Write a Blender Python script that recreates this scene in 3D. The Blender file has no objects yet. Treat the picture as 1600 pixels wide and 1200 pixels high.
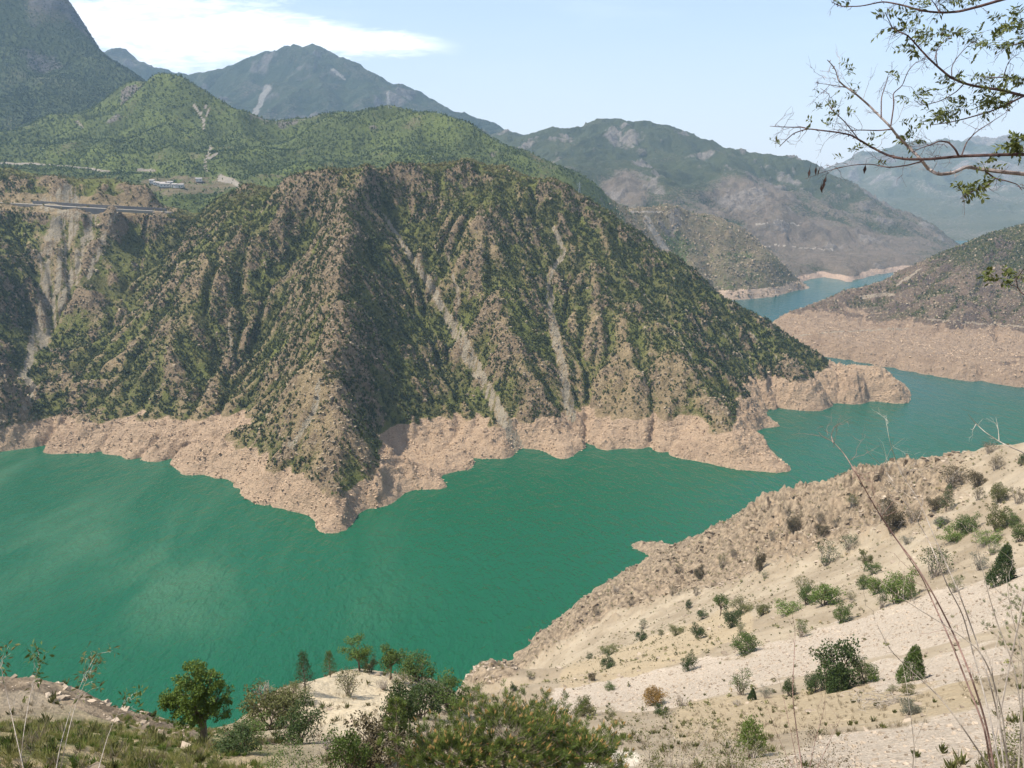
import bpy, math, random
import numpy as np

# ------------------------------------------------------------------ camera, sky, sun, exposure
SC = bpy.context.scene
F = 1232.0                      # focal length in photo pixels (1600 wide)
PITCH = math.radians(15.0)
CP, SP = math.cos(PITCH), math.sin(PITCH)
H = 250.0                       # eye height above the lake
WZ = -H                         # water level (camera is the origin)
SUN_AZ = math.radians(-94.0)    # from +Y, negative = to the left
SUN_EL = math.radians(59.0)

cam_d = bpy.data.cameras.new('camera')
cam_d.sensor_fit = 'HORIZONTAL'
cam_d.sensor_width = 36.0
cam_d.lens = 36.0 * F / 1600.0
cam_d.clip_start = 0.05
cam_d.clip_end = 60000.0
cam = bpy.data.objects.new('camera', cam_d)
SC.collection.objects.link(cam)
cam.location = (0, 0, 0)
cam.rotation_euler = (math.pi / 2 - PITCH, 0, 0)
SC.camera = cam

SC.view_settings.view_transform = 'Standard'
SC.view_settings.look = 'None'
SC.view_settings.exposure = 0.8
SC.view_settings.gamma = 1.0
SC.cycles.use_denoising = True
SC.cycles.max_bounces = 6
SC.cycles.diffuse_bounces = 2
SC.cycles.glossy_bounces = 2
SC.cycles.transmission_bounces = 3
SC.cycles.transparent_max_bounces = 6
SC.cycles.volume_bounces = 0
SC.cycles.caustics_reflective = False
SC.cycles.caustics_refractive = False

sun_d = bpy.data.lights.new('sun', 'SUN')
sun_d.energy = 5.0
sun_d.angle = math.radians(0.5)
sun_d.color = (1.0, 0.93, 0.81)
sun = bpy.data.objects.new('sun', sun_d)
SC.collection.objects.link(sun)
SD = (math.sin(SUN_AZ) * math.cos(SUN_EL), math.cos(SUN_AZ) * math.cos(SUN_EL), math.sin(SUN_EL))
from mathutils import Vector
sun.rotation_euler = Vector(SD).to_track_quat('Z', 'Y').to_euler()


class NT:
    """small helper for node trees"""
    def __init__(self, tree):
        self.t = tree
        self.t.nodes.clear()

    def n(self, typ, **kw):
        nd = self.t.nodes.new(typ)
        for k, v in kw.items():
            if k == 'inp':
                for a, b in v.items():
                    self.set(nd, a, b)
            else:
                setattr(nd, k, v)
        return nd

    def set(self, nd, a, b):
        s = nd.inputs[a]
        if isinstance(b, bpy.types.NodeSocket):
            self.t.links.new(b, s)
        elif isinstance(b, bpy.types.Node):
            self.t.links.new(b.outputs[0], s)
        else:
            if hasattr(s.default_value, '__len__') and not hasattr(b, '__len__'):
                b = [b] * len(s.default_value)
            elif hasattr(s.default_value, '__len__') and len(s.default_value) == 4 and len(b) == 3:
                b = (*b, 1.0)
            s.default_value = b

    def m(self, op, a, b=None, c=None, clamp=False):
        nd = self.n('ShaderNodeMath', operation=op, use_clamp=clamp)
        for i, v in enumerate((a, b, c)):
            if v is not None:
                self.set(nd, i, v)
        return nd.outputs[0]

    def mix(self, fac, a, b, blend='MIX'):
        nd = self.n('ShaderNodeMix', data_type='RGBA', blend_type=blend)
        self.set(nd, 0, fac); self.set(nd, 6, a); self.set(nd, 7, b)
        return nd.outputs[2]

    def step(self, v, lo, hi, a=0.0, b=1.0):
        nd = self.n('ShaderNodeMapRange', interpolation_type='SMOOTHSTEP')
        for k, x in ((0, v), (1, lo), (2, hi), (3, a), (4, b)):
            self.set(nd, k, x)
        return nd.outputs[0]

    def noise(self, vec, scale, detail=4.0, rough=0.55, dist=0.0, color=False):
        nd = self.n('ShaderNodeTexNoise', inp={'Scale': scale, 'Detail': detail, 'Roughness': rough, 'Distortion': dist})
        if vec is not None:
            self.set(nd, 'Vector', vec)
        return nd.outputs[1 if color else 0]

    def attr(self, name):
        return self.n('ShaderNodeAttribute', attribute_name=name).outputs[2]

    def mapping(self, vec, scale=(1, 1, 1), rot=(0, 0, 0), loc=(0, 0, 0)):
        nd = self.n('ShaderNodeMapping')
        self.set(nd, 0, vec); nd.inputs[1].default_value = loc
        nd.inputs[2].default_value = rot; nd.inputs[3].default_value = scale
        return nd.outputs[0]


world = bpy.data.worlds.new('World')
SC.world = world
world.use_nodes = True
w = NT(world.node_tree)
sky = w.n('ShaderNodeTexSky', sky_type='NISHITA', sun_disc=False, sun_elevation=SUN_EL,
          sun_rotation=SUN_AZ, altitude=600.0, air_density=1.0, dust_density=0.7, ozone_density=1.0)
tc = w.n('ShaderNodeTexCoord')
sep = w.n('ShaderNodeSeparateXYZ', inp={0: tc.outputs['Generated']})
yy = w.m('MAXIMUM', sep.outputs[1], 0.05)
X = w.m('DIVIDE', sep.outputs[0], yy)          # direction slopes: right / forward, up / forward
Z = w.m('DIVIDE', sep.outputs[2], yy)
cxy = w.n('ShaderNodeCombineXYZ', inp={0: w.m('MULTIPLY', X, 5.0), 1: w.m('MULTIPLY', Z, 26.0), 2: 0.0})
n1 = w.noise(cxy, 1.5, 6.0, 0.6, 0.4)
n2 = w.noise(cxy, 7.0, 7.0, 0.65, 0.6)
# cloud centre line sinks to the right and the cloud thins out into a streak
zc = w.m('ADD', w.m('MULTIPLY', w.m('ADD', X, 0.09), -0.05), 0.145)
half = w.step(X, -0.50, -0.04, 0.050, 0.006)
dz = w.m('DIVIDE', w.m('ABSOLUTE', w.m('SUBTRACT', Z, zc)), half)
nn = w.m('ADD', w.m('MULTIPLY', w.m('SUBTRACT', n1, 0.5), 3.0), w.m('MULTIPLY', w.m('SUBTRACT', n2, 0.5), 2.0))
den = w.m('ADD', w.m('SUBTRACT', 1.0, dz), nn)
den = w.m('MULTIPLY', w.step(den, -0.55, 1.0), w.step(X, -0.05, -0.13))
den = w.m('MULTIPLY', den, w.step(sep.outputs[1], 0.1, 0.3))
wisp = w.m('MULTIPLY', w.step(w.noise(cxy, 0.6, 5.0, 0.6), 0.45, 0.8), 0.25)
wisp = w.m('MULTIPLY', wisp, w.step(sep.outputs[2], 0.05, 0.3))
den = w.m('MAXIMUM', den, wisp)
SKYS = 0.12
skyc = w.mix(1.0, sky.outputs[0], (SKYS, SKYS, SKYS, 1), 'MULTIPLY')
skyc = w.mix(w.step(Z, 0.02, 0.26, 0.80, 0.30), skyc, (0.57, 0.59, 0.64, 1))      # thin high veil
col = w.mix(den, skyc, (1.05, 1.05, 1.06, 1))
bg = w.n('ShaderNodeBackground', inp={0: col, 1: 1.0})
wo = w.n('ShaderNodeOutputWorld', inp={0: bg})


# ------------------------------------------------------------------ helpers
def ray(px, py):
    u = (px - 800.0) / F
    v = (600.0 - py) / F
    return np.array([u, CP + v * SP, -SP + v * CP])


def pt(px, py, R):
    """point of the place seen at photo pixel px,py at forward distance R"""
    d = ray(px, py)
    return d * (R / d[1])


def wp(px, py, dz=0.0):
    d = ray(px, py)
    return d * ((WZ + dz) / d[2])


def lin(px, py, R0, z0, R1, z1):
    """where the pixel's ray meets a slope running from (R0,z0) to (R1,z1)"""
    d = ray(px, py)
    s = d[2] / d[1]
    k = (z1 - z0) / (R1 - R0)
    R = (z0 - k * R0) / (s - k)
    return pt(px, py, R)


def project(x, y, z):
    cx = x
    cz = y * CP - z * SP
    cy = y * SP + z * CP
    cz = np.where(cz > 0.01, cz, 0.01)
    return 800 + F * cx / cz, 600 - F * cy / cz


_rs = np.random.RandomState(7)
_PERM = np.concatenate([_rs.permutation(1024)] * 3)
_ANG = _rs.rand(1024) * 2 * math.pi
_GX, _GY = np.cos(_ANG), np.sin(_ANG)


def pnoise(x, y, seed=0):
    x = x + seed * 17.37; y = y + seed * 91.11
    xi = np.floor(x).astype(np.int64); yi = np.floor(y).astype(np.int64)
    xf = x - xi; yf = y - yi
    u = xf * xf * xf * (xf * (xf * 6 - 15) + 10); v = yf * yf * yf * (yf * (yf * 6 - 15) + 10)

    def g(ix, iy, dx, dy):
        h = _PERM[_PERM[ix & 1023] + (iy & 1023)]
        return _GX[h] * dx + _GY[h] * dy
    a = g(xi, yi, xf, yf); b = g(xi + 1, yi, xf - 1, yf)
    c = g(xi, yi + 1, xf, yf - 1); d = g(xi + 1, yi + 1, xf - 1, yf - 1)
    return (a + u * (b - a) + v * (c - a + u * (a - b - c + d))) * 1.5


def fbm(x, y, octv=4, seed=0, gain=0.5):
    s = 0; a = 1.0; t = 0
    for o in range(octv):
        s = s + a * pnoise(x, y, seed + o * 3); t += a
        x = x * 2.03; y = y * 2.03; a *= gain
    return s / t


def ridged(x, y, octv=4, seed=0, gain=0.55):
    s = 0; a = 1.0; t = 0
    for o in range(octv):
        s = s + a * (1 - 2 * np.abs(pnoise(x, y, seed + o * 3))); t += a
        x = x * 2.1; y = y * 2.1; a *= gain
    return s / t


def smooth(a, lo, hi):
    t = np.clip((a - lo) / (hi - lo), 0, 1)
    return t * t * (3 - 2 * t)


def rbf(ctrl, X, Y, c=15.0, reg=0.0):
    P = np.array(ctrl, float)
    n = len(P)
    r = np.sqrt((P[:, None, 0] - P[None, :, 0]) ** 2 + (P[:, None, 1] - P[None, :, 1]) ** 2 + c * c)
    A = np.zeros((n + 3, n + 3)); sc = 1000.0
    A[:n, :n] = r / sc - reg * np.eye(n)
    A[:n, n] = 1; A[:n, n + 1] = P[:, 0] / sc; A[:n, n + 2] = P[:, 1] / sc
    A[n:, :n] = A[:n, n:].T
    sol = np.linalg.lstsq(A, np.concatenate([P[:, 2], [0, 0, 0]]), rcond=None)[0]
    x = X.ravel(); y = Y.ravel(); out = np.empty_like(x)
    for i in range(0, len(x), 60000):
        xs = x[i:i + 60000, None]; ys = y[i:i + 60000, None]
        q = np.sqrt((xs - P[None, :, 0]) ** 2 + (ys - P[None, :, 1]) ** 2 + c * c) / sc
        out[i:i + 60000] = q @ sol[:n] + sol[n] + sol[n + 1] * x[i:i + 60000] / sc + sol[n + 2] * y[i:i + 60000] / sc
    return out.reshape(X.shape)


def blur(a, r, times=3):
    for _ in range(times):
        for ax in (0, 1):
            p = np.pad(a, [(r + 1, r) if k == ax else (0, 0) for k in (0, 1)], mode='edge')
            cs = np.cumsum(p, axis=ax)
            k = 2 * r + 1
            a = (np.take(cs, range(k, cs.shape[ax]), ax) - np.take(cs, range(0, cs.shape[ax] - k), ax)) / k
    return a


_SH = [(1, 0), (-1, 0), (0, 1), (0, -1), (1, 1), (1, -1), (-1, 1), (-1, -1)]


def shift(a, dy, dx):
    """value of the neighbour at +dy,+dx"""
    p = np.pad(a, 1, mode='edge')
    return p[1 + dy:1 + dy + a.shape[0], 1 + dx:1 + dx + a.shape[1]]


def erode(Z, cell, n=40, k=0.5, m=0.42, diff=0.04, aref=10000.0, base=-268.0, restore=14, jac=6):
    """stream-power incision: water gathers down the steepest ways and cuts gullies"""
    Z0 = Z.copy(); A = np.ones_like(Z)
    for it in range(n):
        ws = []; S = np.zeros_like(Z); tot = np.full_like(Z, 1e-9); low = Z.copy()
        for dy, dx in _SH:
            zs = shift(Z, dy, dx)
            d = (Z - zs) / (cell * math.hypot(dy, dx))
            d = np.maximum(d, 0)
            S = np.maximum(S, d); low = np.minimum(low, zs)
            d = d ** 1.6
            ws.append(d); tot += d
        ws = [q / tot for q in ws]
        for j in range(jac):
            B = np.ones_like(Z)
            for (dy, dx), q in zip(_SH, ws):
                B += shift(np.pad(A * q, 0), -dy, -dx)
            A = np.minimum(B, 40000)
        dz = k * np.minimum((A * cell * cell / aref), 4.0) ** m * S
        dz = np.minimum(dz, 0.45 * (Z - low))
        dz[Z < base] = 0
        Z = Z - dz
        lap = sum(shift(Z, dy, dx) for dy, dx in _SH[:4]) - 4 * Z
        Z = Z + diff * lap
    if restore:
        Z = Z + blur(Z0 - Z, restore)
    return Z, A


def up2(a):
    h, w_ = a.shape
    b = np.empty((2 * h - 1, 2 * w_ - 1))
    b[::2, ::2] = a
    b[1::2, ::2] = (a[1:] + a[:-1]) / 2
    b[:, 1::2] = (b[:, 2::2] + b[:, :-2:2]) / 2
    return b


def link(o):
    SC.collection.objects.link(o)
    return o


def tag(o, label=None, cat=None, group=None, kind=None):
    if label: o['label'] = label
    if cat: o['category'] = cat
    if group: o['group'] = group
    if kind: o['kind'] = kind
    return o


def mesh_np(name, V, Fc, mat=None, attrs=None, smooth_=True, parent=None, loc=None):
    """one mesh object from numpy arrays (all faces with the same number of corners)"""
    me = bpy.data.meshes.new(name)
    V = np.asarray(V, np.float32); Fc = np.asarray(Fc, np.int32)
    nf, k = Fc.shape
    me.vertices.add(len(V)); me.vertices.foreach_set('co', V.ravel())
    me.loops.add(nf * k); me.loops.foreach_set('vertex_index', Fc.ravel())
    me.polygons.add(nf)
    me.polygons.foreach_set('loop_start', np.arange(0, nf * k, k, dtype=np.int32))
    me.polygons.foreach_set('loop_total', np.full(nf, k, np.int32))
    me.polygons.foreach_set('use_smooth', np.full(nf, smooth_, bool))
    for an, av in (attrs or {}).items():
        a = me.attributes.new(an, 'FLOAT', 'POINT')
        a.data.foreach_set('value', np.asarray(av, np.float32).ravel())
    me.update(calc_edges=True)
    if mat: me.materials.append(mat)
    o = link(bpy.data.objects.new(name, me))
    if parent: o.parent = parent
    if loc is not None: o.location = loc
    return o


def grid_mesh(name, X, Y, Z, mat, attrs=None, keep=None, wrap=False):
    h, w_ = X.shape
    idx = np.arange(h * w_).reshape(h, w_)
    q = np.stack([idx[:-1, :-1], idx[:-1, 1:], idx[1:, 1:], idx[1:, :-1]], -1).reshape(-1, 4)
    if keep is not None:
        kk = keep[:-1, :-1] | keep[:-1, 1:] | keep[1:, 1:] | keep[1:, :-1]
        q = q[kk.ravel()]
    used = np.zeros(h * w_, bool); used[q.ravel()] = True
    remap = np.cumsum(used) - 1
    V = np.stack([X.ravel(), Y.ravel(), Z.ravel()], -1)[used]
    at = {k: v.ravel()[used] for k, v in (attrs or {}).items()}
    return mesh_np(name, V, remap[q], mat, at)


def seg_dist(px, py, line):
    """distance from px,py arrays to a polyline, and position along it 0..1"""
    best = np.full(px.shape, 1e9); pos = np.zeros(px.shape)
    n = len(line) - 1
    for i in range(n):
        (ax, ay), (bx, by) = line[i][:2], line[i + 1][:2]
        L = (bx - ax) ** 2 + (by - ay) ** 2 + 1e-9
        t = np.clip(((px - ax) * (bx - ax) + (py - ay) * (by - ay)) / L, 0, 1)
        d = np.hypot(px - ax - t * (bx - ax), py - ay - t * (by - ay))
        up = d < best
        best = np.where(up, d, best); pos = np.where(up, (i + t) / n, pos)
    return best, pos


def material(name):
    m = bpy.data.materials.new(name)
    m.use_nodes = True
    return m, NT(m.node_tree)


def finish(t, color, rough=0.9, normal=None, spec=0.2, **kw):
    b = t.n('ShaderNodeBsdfPrincipled')
    t.set(b, 'Base Color', color); t.set(b, 'Roughness', rough)
    t.set(b, 'Specular IOR Level', spec)
    for k, v in kw.items():
        t.set(b, k, v)
    if normal is not None:
        t.set(b, 'Normal', normal)
    t.n('ShaderNodeOutputMaterial', inp={0: b})
    return b


def bump(t, height, dist, strength=1.0):
    return t.n('ShaderNodeBump', inp={'Height': height, 'Distance': dist, 'Strength': strength}).outputs[0]
# ------------------------------------------------------------------ materials of the land
def terrain_mat(name, soil, soil2, green, rock, ringc, screec, s=1.0, bd=1.0, green2=None, strata=0.35, soft=0.0):
    m, t = material(name)
    pos = t.n('ShaderNodeNewGeometry').outputs['Position']
    a_v, a_r, a_s, a_k = (t.attr(q) for q in ('veg', 'ring', 'scree', 'rock'))
    nb = t.noise(pos, 0.02 / s, 6, 0.6)
    nm = t.noise(pos, 0.11 / s, 6, 0.62)
    nf = t.noise(pos, 0.55 / s, 4, 0.65)
    base = t.mix(t.step(nm, 0.35, 0.65), soil, soil2)
    g = t.mix(t.step(nb, 0.35, 0.65), green, green2 or green)
    gm = t.m('MULTIPLY', t.step(t.m('ADD', a_v, t.m('MULTIPLY', t.m('SUBTRACT', nf, 0.5), 1.3)), 0.30, 0.62), 0.9)
    base = t.mix(gm, base, g)
    rk = t.mix(t.step(nf, 0.3, 0.7), [c * 0.55 for c in rock], rock)
    km = t.step(t.m('ADD', a_k, t.m('MULTIPLY', t.m('SUBTRACT', nm, 0.5), 1.6)), 0.42 - 0.25 * soft, 0.68 + 0.45 * soft)
    base = t.mix(km, base, rk)
    # the bare drawdown band: bedded pale rock with level shelves
    sz = t.n('ShaderNodeSeparateXYZ', inp={0: pos}).outputs[2]
    zz = t.m('ADD', sz, t.m('MULTIPLY', nb, 6.0))
    st = t.n('ShaderNodeTexNoise', noise_dimensions='1D', inp={'W': t.m('MULTIPLY', zz, 0.55), 'Detail': 4.0, 'Roughness': 0.7}).outputs[0]
    rc = t.mix(t.step(nm, 0.3, 0.7), [c * 0.72 for c in ringc], ringc)
    rc = t.mix(t.m('MULTIPLY', t.step(st, 0.35, 0.65), strata), rc, [min(1, c * q) for c, q in zip(ringc, (1.15, 1.18, 1.2))])
    rc = t.mix(t.m('MULTIPLY', t.step(nf, 0.42, 0.3), 0.55), rc, [c * 0.5 for c in ringc])
    rc = t.mix(t.m('MULTIPLY', t.step(nb, 0.50, 0.72), 0.55), rc, [c * q for c, q in zip(ringc, (0.58, 0.55, 0.55))])
    rm = t.step(t.m('ADD', a_r, t.m('MULTIPLY', t.m('SUBTRACT', nm, 0.5), 0.7)), 0.35, 0.62)
    base = t.mix(rm, base, rc)
    sc = t.mix(t.step(nf, 0.3, 0.7), [c * 0.8 for c in screec], screec)
    sm = t.step(t.m('ADD', a_s, t.m('MULTIPLY', t.m('SUBTRACT', nf, 0.5), 0.9)), 0.35, 0.7)
    base = t.mix(sm, base, sc)
    ng = t.noise(pos, 1.6 / s, 3, 0.7)
    base = t.mix(t.m('MULTIPLY', t.step(ng, 0.50, 0.34), 0.55), base, t.mix(0.65, base, (0.03, 0.022, 0.016, 1)))
    hgt = t.m('ADD', t.m('ADD', t.m('MULTIPLY', nm, 2.2), t.m('MULTIPLY', nf, 1.3)), t.m('MULTIPLY', ng, 0.5))
    finish(t, base, 0.92, bump(t, hgt, bd, 1.0), 0.10)
    return m


def polar_rows(lst):
    return [pt(*q) if len(q) == 3 else (wp(q[0], q[1]) if q[2] == 'w' else lin(q[0], q[1], *q[2:])) for q in lst]


def P(*q):
    if len(q) == 2: return wp(*q)
    if len(q) == 3: return pt(*q)
    return lin(*q)


def behind(q, dR, dz):
    """a hidden point further along the same bearing"""
    q = np.array(q); r = math.hypot(q[0], q[1])
    return np.array([q[0] * (r + dR) / r, q[1] * (r + dR) / r, q[2] + dz])


def deeper(ws, towards, d=18, dz=-14):
    """lake bed points a little off the shore"""
    out = []
    for q in ws:
        v = np.array(towards) - q[:2]; v = v / np.hypot(*v)
        out.append(np.array([q[0] + v[0] * d, q[1] + v[1] * d, WZ + dz]))
    return out


def make_grid(x0, x1, y0, y1, c):
    return np.meshgrid(np.arange(x0, x1 + c, c), np.arange(y0, y1 + c, c))


# ------------------------------------------------------------------ main hill across the water
shore = [(-60, 660), (0, 684), (40, 701), (75, 707), (150, 709), (215, 719), (265, 726), (285, 739), (340, 747), (362, 754), (372, 766),
         (440, 796), (490, 812), (496, 826), (540, 826), (565, 801), (600, 791), (640, 769), (692, 760), (690, 746),
         (725, 731), (770, 716), (800, 713), (812, 704), (850, 706), (885, 715), (905, 704), (950, 701), (1000, 701),
         (1050, 712), (1100, 723), (1150, 733), (1232, 735), (1205, 703), (1182, 681), (1196, 668), (1213, 664),
         (1196, 655), (1235, 640), (1310, 631), (1360, 628), (1424, 624)]
SW = [wp(*q) for q in shore]
ctrl = list(SW)
# lake bed in front of every shore point, seaward
for i, q in enumerate(SW):
    a = SW[max(0, i - 1)]; b = SW[min(len(SW) - 1, i + 1)]
    tx, ty = b[0] - a[0], b[1] - a[1]; L = math.hypot(tx, ty) + 1e-6
    nx, ny = ty / L, -tx / L
    ctrl.append(np.array([q[0] + nx * 22, q[1] + ny * 22, WZ - 13]))
    if i % 3 == 0: ctrl.append(np.array([q[0] + nx * 90, q[1] + ny * 90, WZ - 45]))
top = {}
sil = [(500, 290, 965), (545, 284, 950), (580, 284, 955), (620, 282, 975), (670, 275, 990), (720, 270, 1000), (760, 275, 1005), (800, 283, 1005), (870, 290, 1000), (930, 326, 985),
       (1000, 371, 975), (1050, 416, 965), (1090, 443, 955), (1130, 470, 945), (1170, 502, 930), (1205, 530, 915), (1240, 556, 900), (1280, 574, 885),
       (1320, 585, 878), (1345, 588, 872), (1385, 602, 865), (1410, 612, 862)]
for q in sil:
    p = pt(*q); ctrl.append(p)
    if q[0] >= 870:
        ctrl += [behind(p, 70, -0.28 * (p[2] - WZ + 30)), behind(p, 260, WZ - 40 - p[2])]
    else:
        ctrl += [behind(p, 60, -8), behind(p, 170, -50), behind(p, 300, -120)]
ctrl += [pt(440, 298, 1000), pt(380, 305, 1035), pt(330, 319, 1060), pt(270, 336, 1075)]
ctrl += [behind(pt(440, 298, 1000), 120, -45), behind(pt(380, 305, 1035), 110, -35), behind(pt(330, 319, 1060), 100, -25)]
# left flank and its ribs
ctrl += [pt(300, 350, 1050), pt(250, 385, 1010), pt(215, 430, 960), pt(170, 480, 915), pt(120, 540, 855), pt(80, 590, 800),
         pt(60, 640, 745), pt(400, 340, 985), pt(450, 330, 955), pt(330, 420, 905), pt(300, 500, 850), pt(200, 560, 815), pt(130, 620, 765)]
tip = wp(520, 828)
def spine(px, py, end=(545, 300, 945)):
    e = pt(*end)
    return lin(px, py, tip[1], WZ, e[1], e[2])
ctrl += [spine(545, 330), spine(542, 380), spine(540, 440), spine(538, 500), spine(536, 560), spine(533, 620), spine(530, 680), spine(527, 735), spine(524, 785)]
# hollows each side of the spine (further away = cut back)
def cut(px, py, R0, R1, y0, y1, dip):
    return None
for px, py, R in [(610, 345, 955), (640, 400, 915), (675, 460, 873), (705, 520, 832), (740, 580, 782), (775, 635, 738), (797, 680, 706),
                  (470, 400, 935), (430, 470, 880), (365, 480, 872), (365, 540, 835), (370, 600, 790), (350, 660, 730), (430, 640, 722), (440, 560, 775),
                  (600, 700, 668), (600, 620, 712), (620, 540, 775), (590, 440, 845), (575, 370, 900)]:
    ctrl.append(pt(px, py, R))
# middle rib, pale chute, second spine down to the right point
for px, py, R in [(735, 300, 975), (720, 350, 925), (735, 420, 872), (760, 500, 818), (790, 570, 768), (835, 640, 728), (845, 680, 709),
                  (862, 370, 945), (880, 410, 915), (855, 480, 862), (868, 560, 802), (888, 640, 746), (905, 672, 726),
                  (900, 350, 965), (930, 410, 920), (965, 470, 868), (1005, 530, 812), (1060, 590, 762), (1120, 650, 708), (1165, 690, 680), (1200, 715, 662),
                  (950, 560, 800), (980, 620, 755), (1000, 660, 727), (1080, 670, 712),
                  (1010, 440, 925), (1080, 520, 868), (1110, 570, 830), (1150, 620, 790), (1170, 640, 772), (1230, 590, 850), (1260, 605, 838), (1340, 606, 858), (1180, 560, 875)]:
    ctrl.append(pt(px, py, R))
# left valley with the scree gully, the road bench and the slope above it
ROAD_R = 1010
for px, py, R in [(0, 640, 728), (25, 640, 745), (-60, 600, 760), (38, 585, 800), (60, 520, 862), (80, 450, 915), (95, 390, 960), (100, 345, 992),
                  (0, 560, 790), (-60, 500, 820), (0, 470, 850), (0, 400, 920), (20, 350, 975), (150, 400, 965), (160, 350, 1000), (200, 370, 1010), (140, 470, 895),
                  (-60, 400, 900), (-100, 320, 980)]:
    ctrl.append(pt(px, py, R))
for px, py in [(-120, 314), (-60, 316), (0, 318), (60, 321), (120, 325), (180, 328), (240, 331)]:
    a = pt(px, py, ROAD_R + max(0, px - 180) * 0.4); ctrl += [a, behind(a, 14, 0.3)]
for px, py, dR in [(0, 292, 40), (60, 291, 40), (100, 293, 36), (150, 308, 32), (200, 316, 40), (240, 322, 44)]:
    ctrl.append(pt(px, py, ROAD_R + dR))
for px, py, R in [(-80, 262, 1110), (0, 268, 1110), (40, 272, 1105), (75, 283, 1090), (110, 288, 1075)]:
    p = pt(px, py, R); ctrl += [p, behind(p, 130, -50)]
for px, py, R in [(160, 300, 1120), (230, 312, 1120)]:
    ctrl.append(pt(px, py, R))

cell = 2.6
GX, GY = make_grid(-760, 560, 390, 1230, cell)
GZ = rbf(ctrl, GX, GY, 18.0)
pX, pY = project(GX, GY, GZ)
flat = smooth(np.abs(pY - (322 + 0.035 * (pX - 90))), 6, 22) + smooth(pX, 250, 300)   # keep the road bench level
flat = np.clip(np.where(GY > 600, flat, 1), 0, 1)
land = smooth(GZ, WZ - 5, WZ + 30)
GZ = GZ + fbm(GX / 95, GY / 95, 4, 3) * 16 * land * flat + ridged(GX / 55, GY / 55, 4, 9) * 8.0 * land * flat
GE, GA = erode(GZ, cell, n=40, k=0.85, m=0.40, diff=0.02, restore=16)
GE = np.maximum(GE, blur(GE, 4, 2) - 5.0)
GZ = GZ + (GE - GZ) * np.clip(flat, 0, 1)
X, Y, Z, A = up2(GX), up2(GY), up2(GZ), up2(np.log10(np.maximum(GA, 1)))
lift = smooth(Z, WZ - 6, WZ + 4)
flu = np.clip(up2(flat), 0, 1)
A = blur(A, 1, 1)
cut_ = blur(Z, 10, 2) - Z                # >0 in hollows, <0 on ribs
gx, gy = np.gradient(Z, cell / 2)[1], np.gradient(Z, cell / 2)[0]
slope = np.hypot(gx, gy)
crag = smooth(fbm(X / 42, Y / 42, 4, 21) + 0.35 * (slope - 0.75) - 0.06 * cut_, 0.0, 0.35)
rough = (ridged(X / 22, Y / 22, 4, 29) - 0.1) * (1.2 + 2.2 * crag) + (ridged(X / 11, Y / 11, 4, 31) - 0.2) * (1.1 + 2.4 * crag) + (ridged(X / 4.4, Y / 4.4, 3, 41)) * (0.6 + 1.0 * crag)
pX, pY = project(X, Y, Z)
ringtop = WZ + 20 + 7 * fbm(X / 60, Y / 60, 4, 55) + 8 * smooth(pX, 1100, 1230) - 6 * smooth(np.abs(pX - 525), 60, 0) + np.clip(cut_, -3, 3) * 1.0 - 9 * smooth(pX, 60, -60) + 26 * smooth(pX, 1285, 1320)
ring = smooth(ringtop - Z, -2, 3)
rough = rough * (1 + 0.45 * ring)
plate = smooth(Y, 900, 950) * smooth(slope, 0.75, 0.35)
Z = Z + rough * lift * flu * (1 - 0.6 * plate)
# shelves left by falling water
shelf = np.abs(((Z + 1.2 * fbm(X / 30, Y / 30, 3, 61)) / 4.2) % 1.0 - 0.5)
Z = Z + (shelf - 0.25) * (2.2 + 1.2 * smooth(pX, 1120, 1180)) * ring * lift

chutes = [([(598, 335), (630, 385), (668, 440), (700, 500), (730, 560), (765, 620), (795, 672), (812, 705)], 4, 11),
          ([(715, 450), (712, 500), (735, 545), (760, 600), (782, 640)], 3, 6),
          ([(865, 358), (880, 392), (858, 440), (862, 500), (875, 560), (885, 610), (893, 655)], 4, 9),
          ([(700, 400), (716, 470), (720, 520)], 2, 3), ([(1100, 590), (1040, 500), (1000, 455)], 2, 2),
          ([(355, 480), (362, 540), (365, 590)], 2.5, 3), ([(498, 590), (490, 650), (455, 700)], 5, 5),
          ([(1180, 590), (1130, 520)], 1.5, 2), ([(1230, 575), (1170, 520)], 1.5, 2)]
scree = np.zeros_like(Z)
wob = 5 * fbm(X / 16, Y / 16, 3, 71)
for ln, w0, w1 in chutes:
    d, q = seg_dist(pX + wob, pY + wob * 0.5, ln)
    ww = w0 + (w1 - w0) * q
    scree = np.maximum(scree, smooth(d / ww, 1.3, 0.5) * (0.75 if w0 < 3 else 1))
left = smooth(pX, 300, 200) * smooth(pY, 318, 330)
for ln, w0, w1 in [([(100, 335), (70, 400), (72, 470), (48, 560), (36, 590)], 15, 8), ([(150, 335), (125, 400), (100, 470), (65, 540)], 11, 9), ([(120, 335), (100, 400), (85, 470), (60, 540)], 9, 8),
                   ([(178, 335), (160, 390), (135, 440)], 5, 5), ([(40, 590), (52, 610), (40, 640)], 5, 6), ([(75, 320), (105, 300), (112, 312)], 14, 14)]:
    d, q = seg_dist(pX + wob * 2, pY, ln)
    scree = np.maximum(scree, smooth(d / (w0 + (w1 - w0) * q), 1.4, 0.3) * 0.95)
streak = fbm(pX / 3.2 + 0.25 * pY / 3.2 * smooth(pX, 400, 600), pY / 70, 3, 77)
scree *= (0.35 + 0.8 * smooth(streak + 0.5 * fbm(X / 9, Y / 9, 3, 78), -0.25, 0.2)) * (1 - 0.2 * left * smooth(pY, 450, 380)) * np.where(Z > WZ, 1, 0)
Z = Z - 1.2 * scree * (1 - left)
sunny = (gx * math.sin(SUN_AZ) + gy * math.cos(SUN_AZ))      # rises towards the sun = shaded side
north = smooth(sunny, -0.15, 0.45)
hollow = smooth(cut_, -1.5, 3.0)
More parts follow.
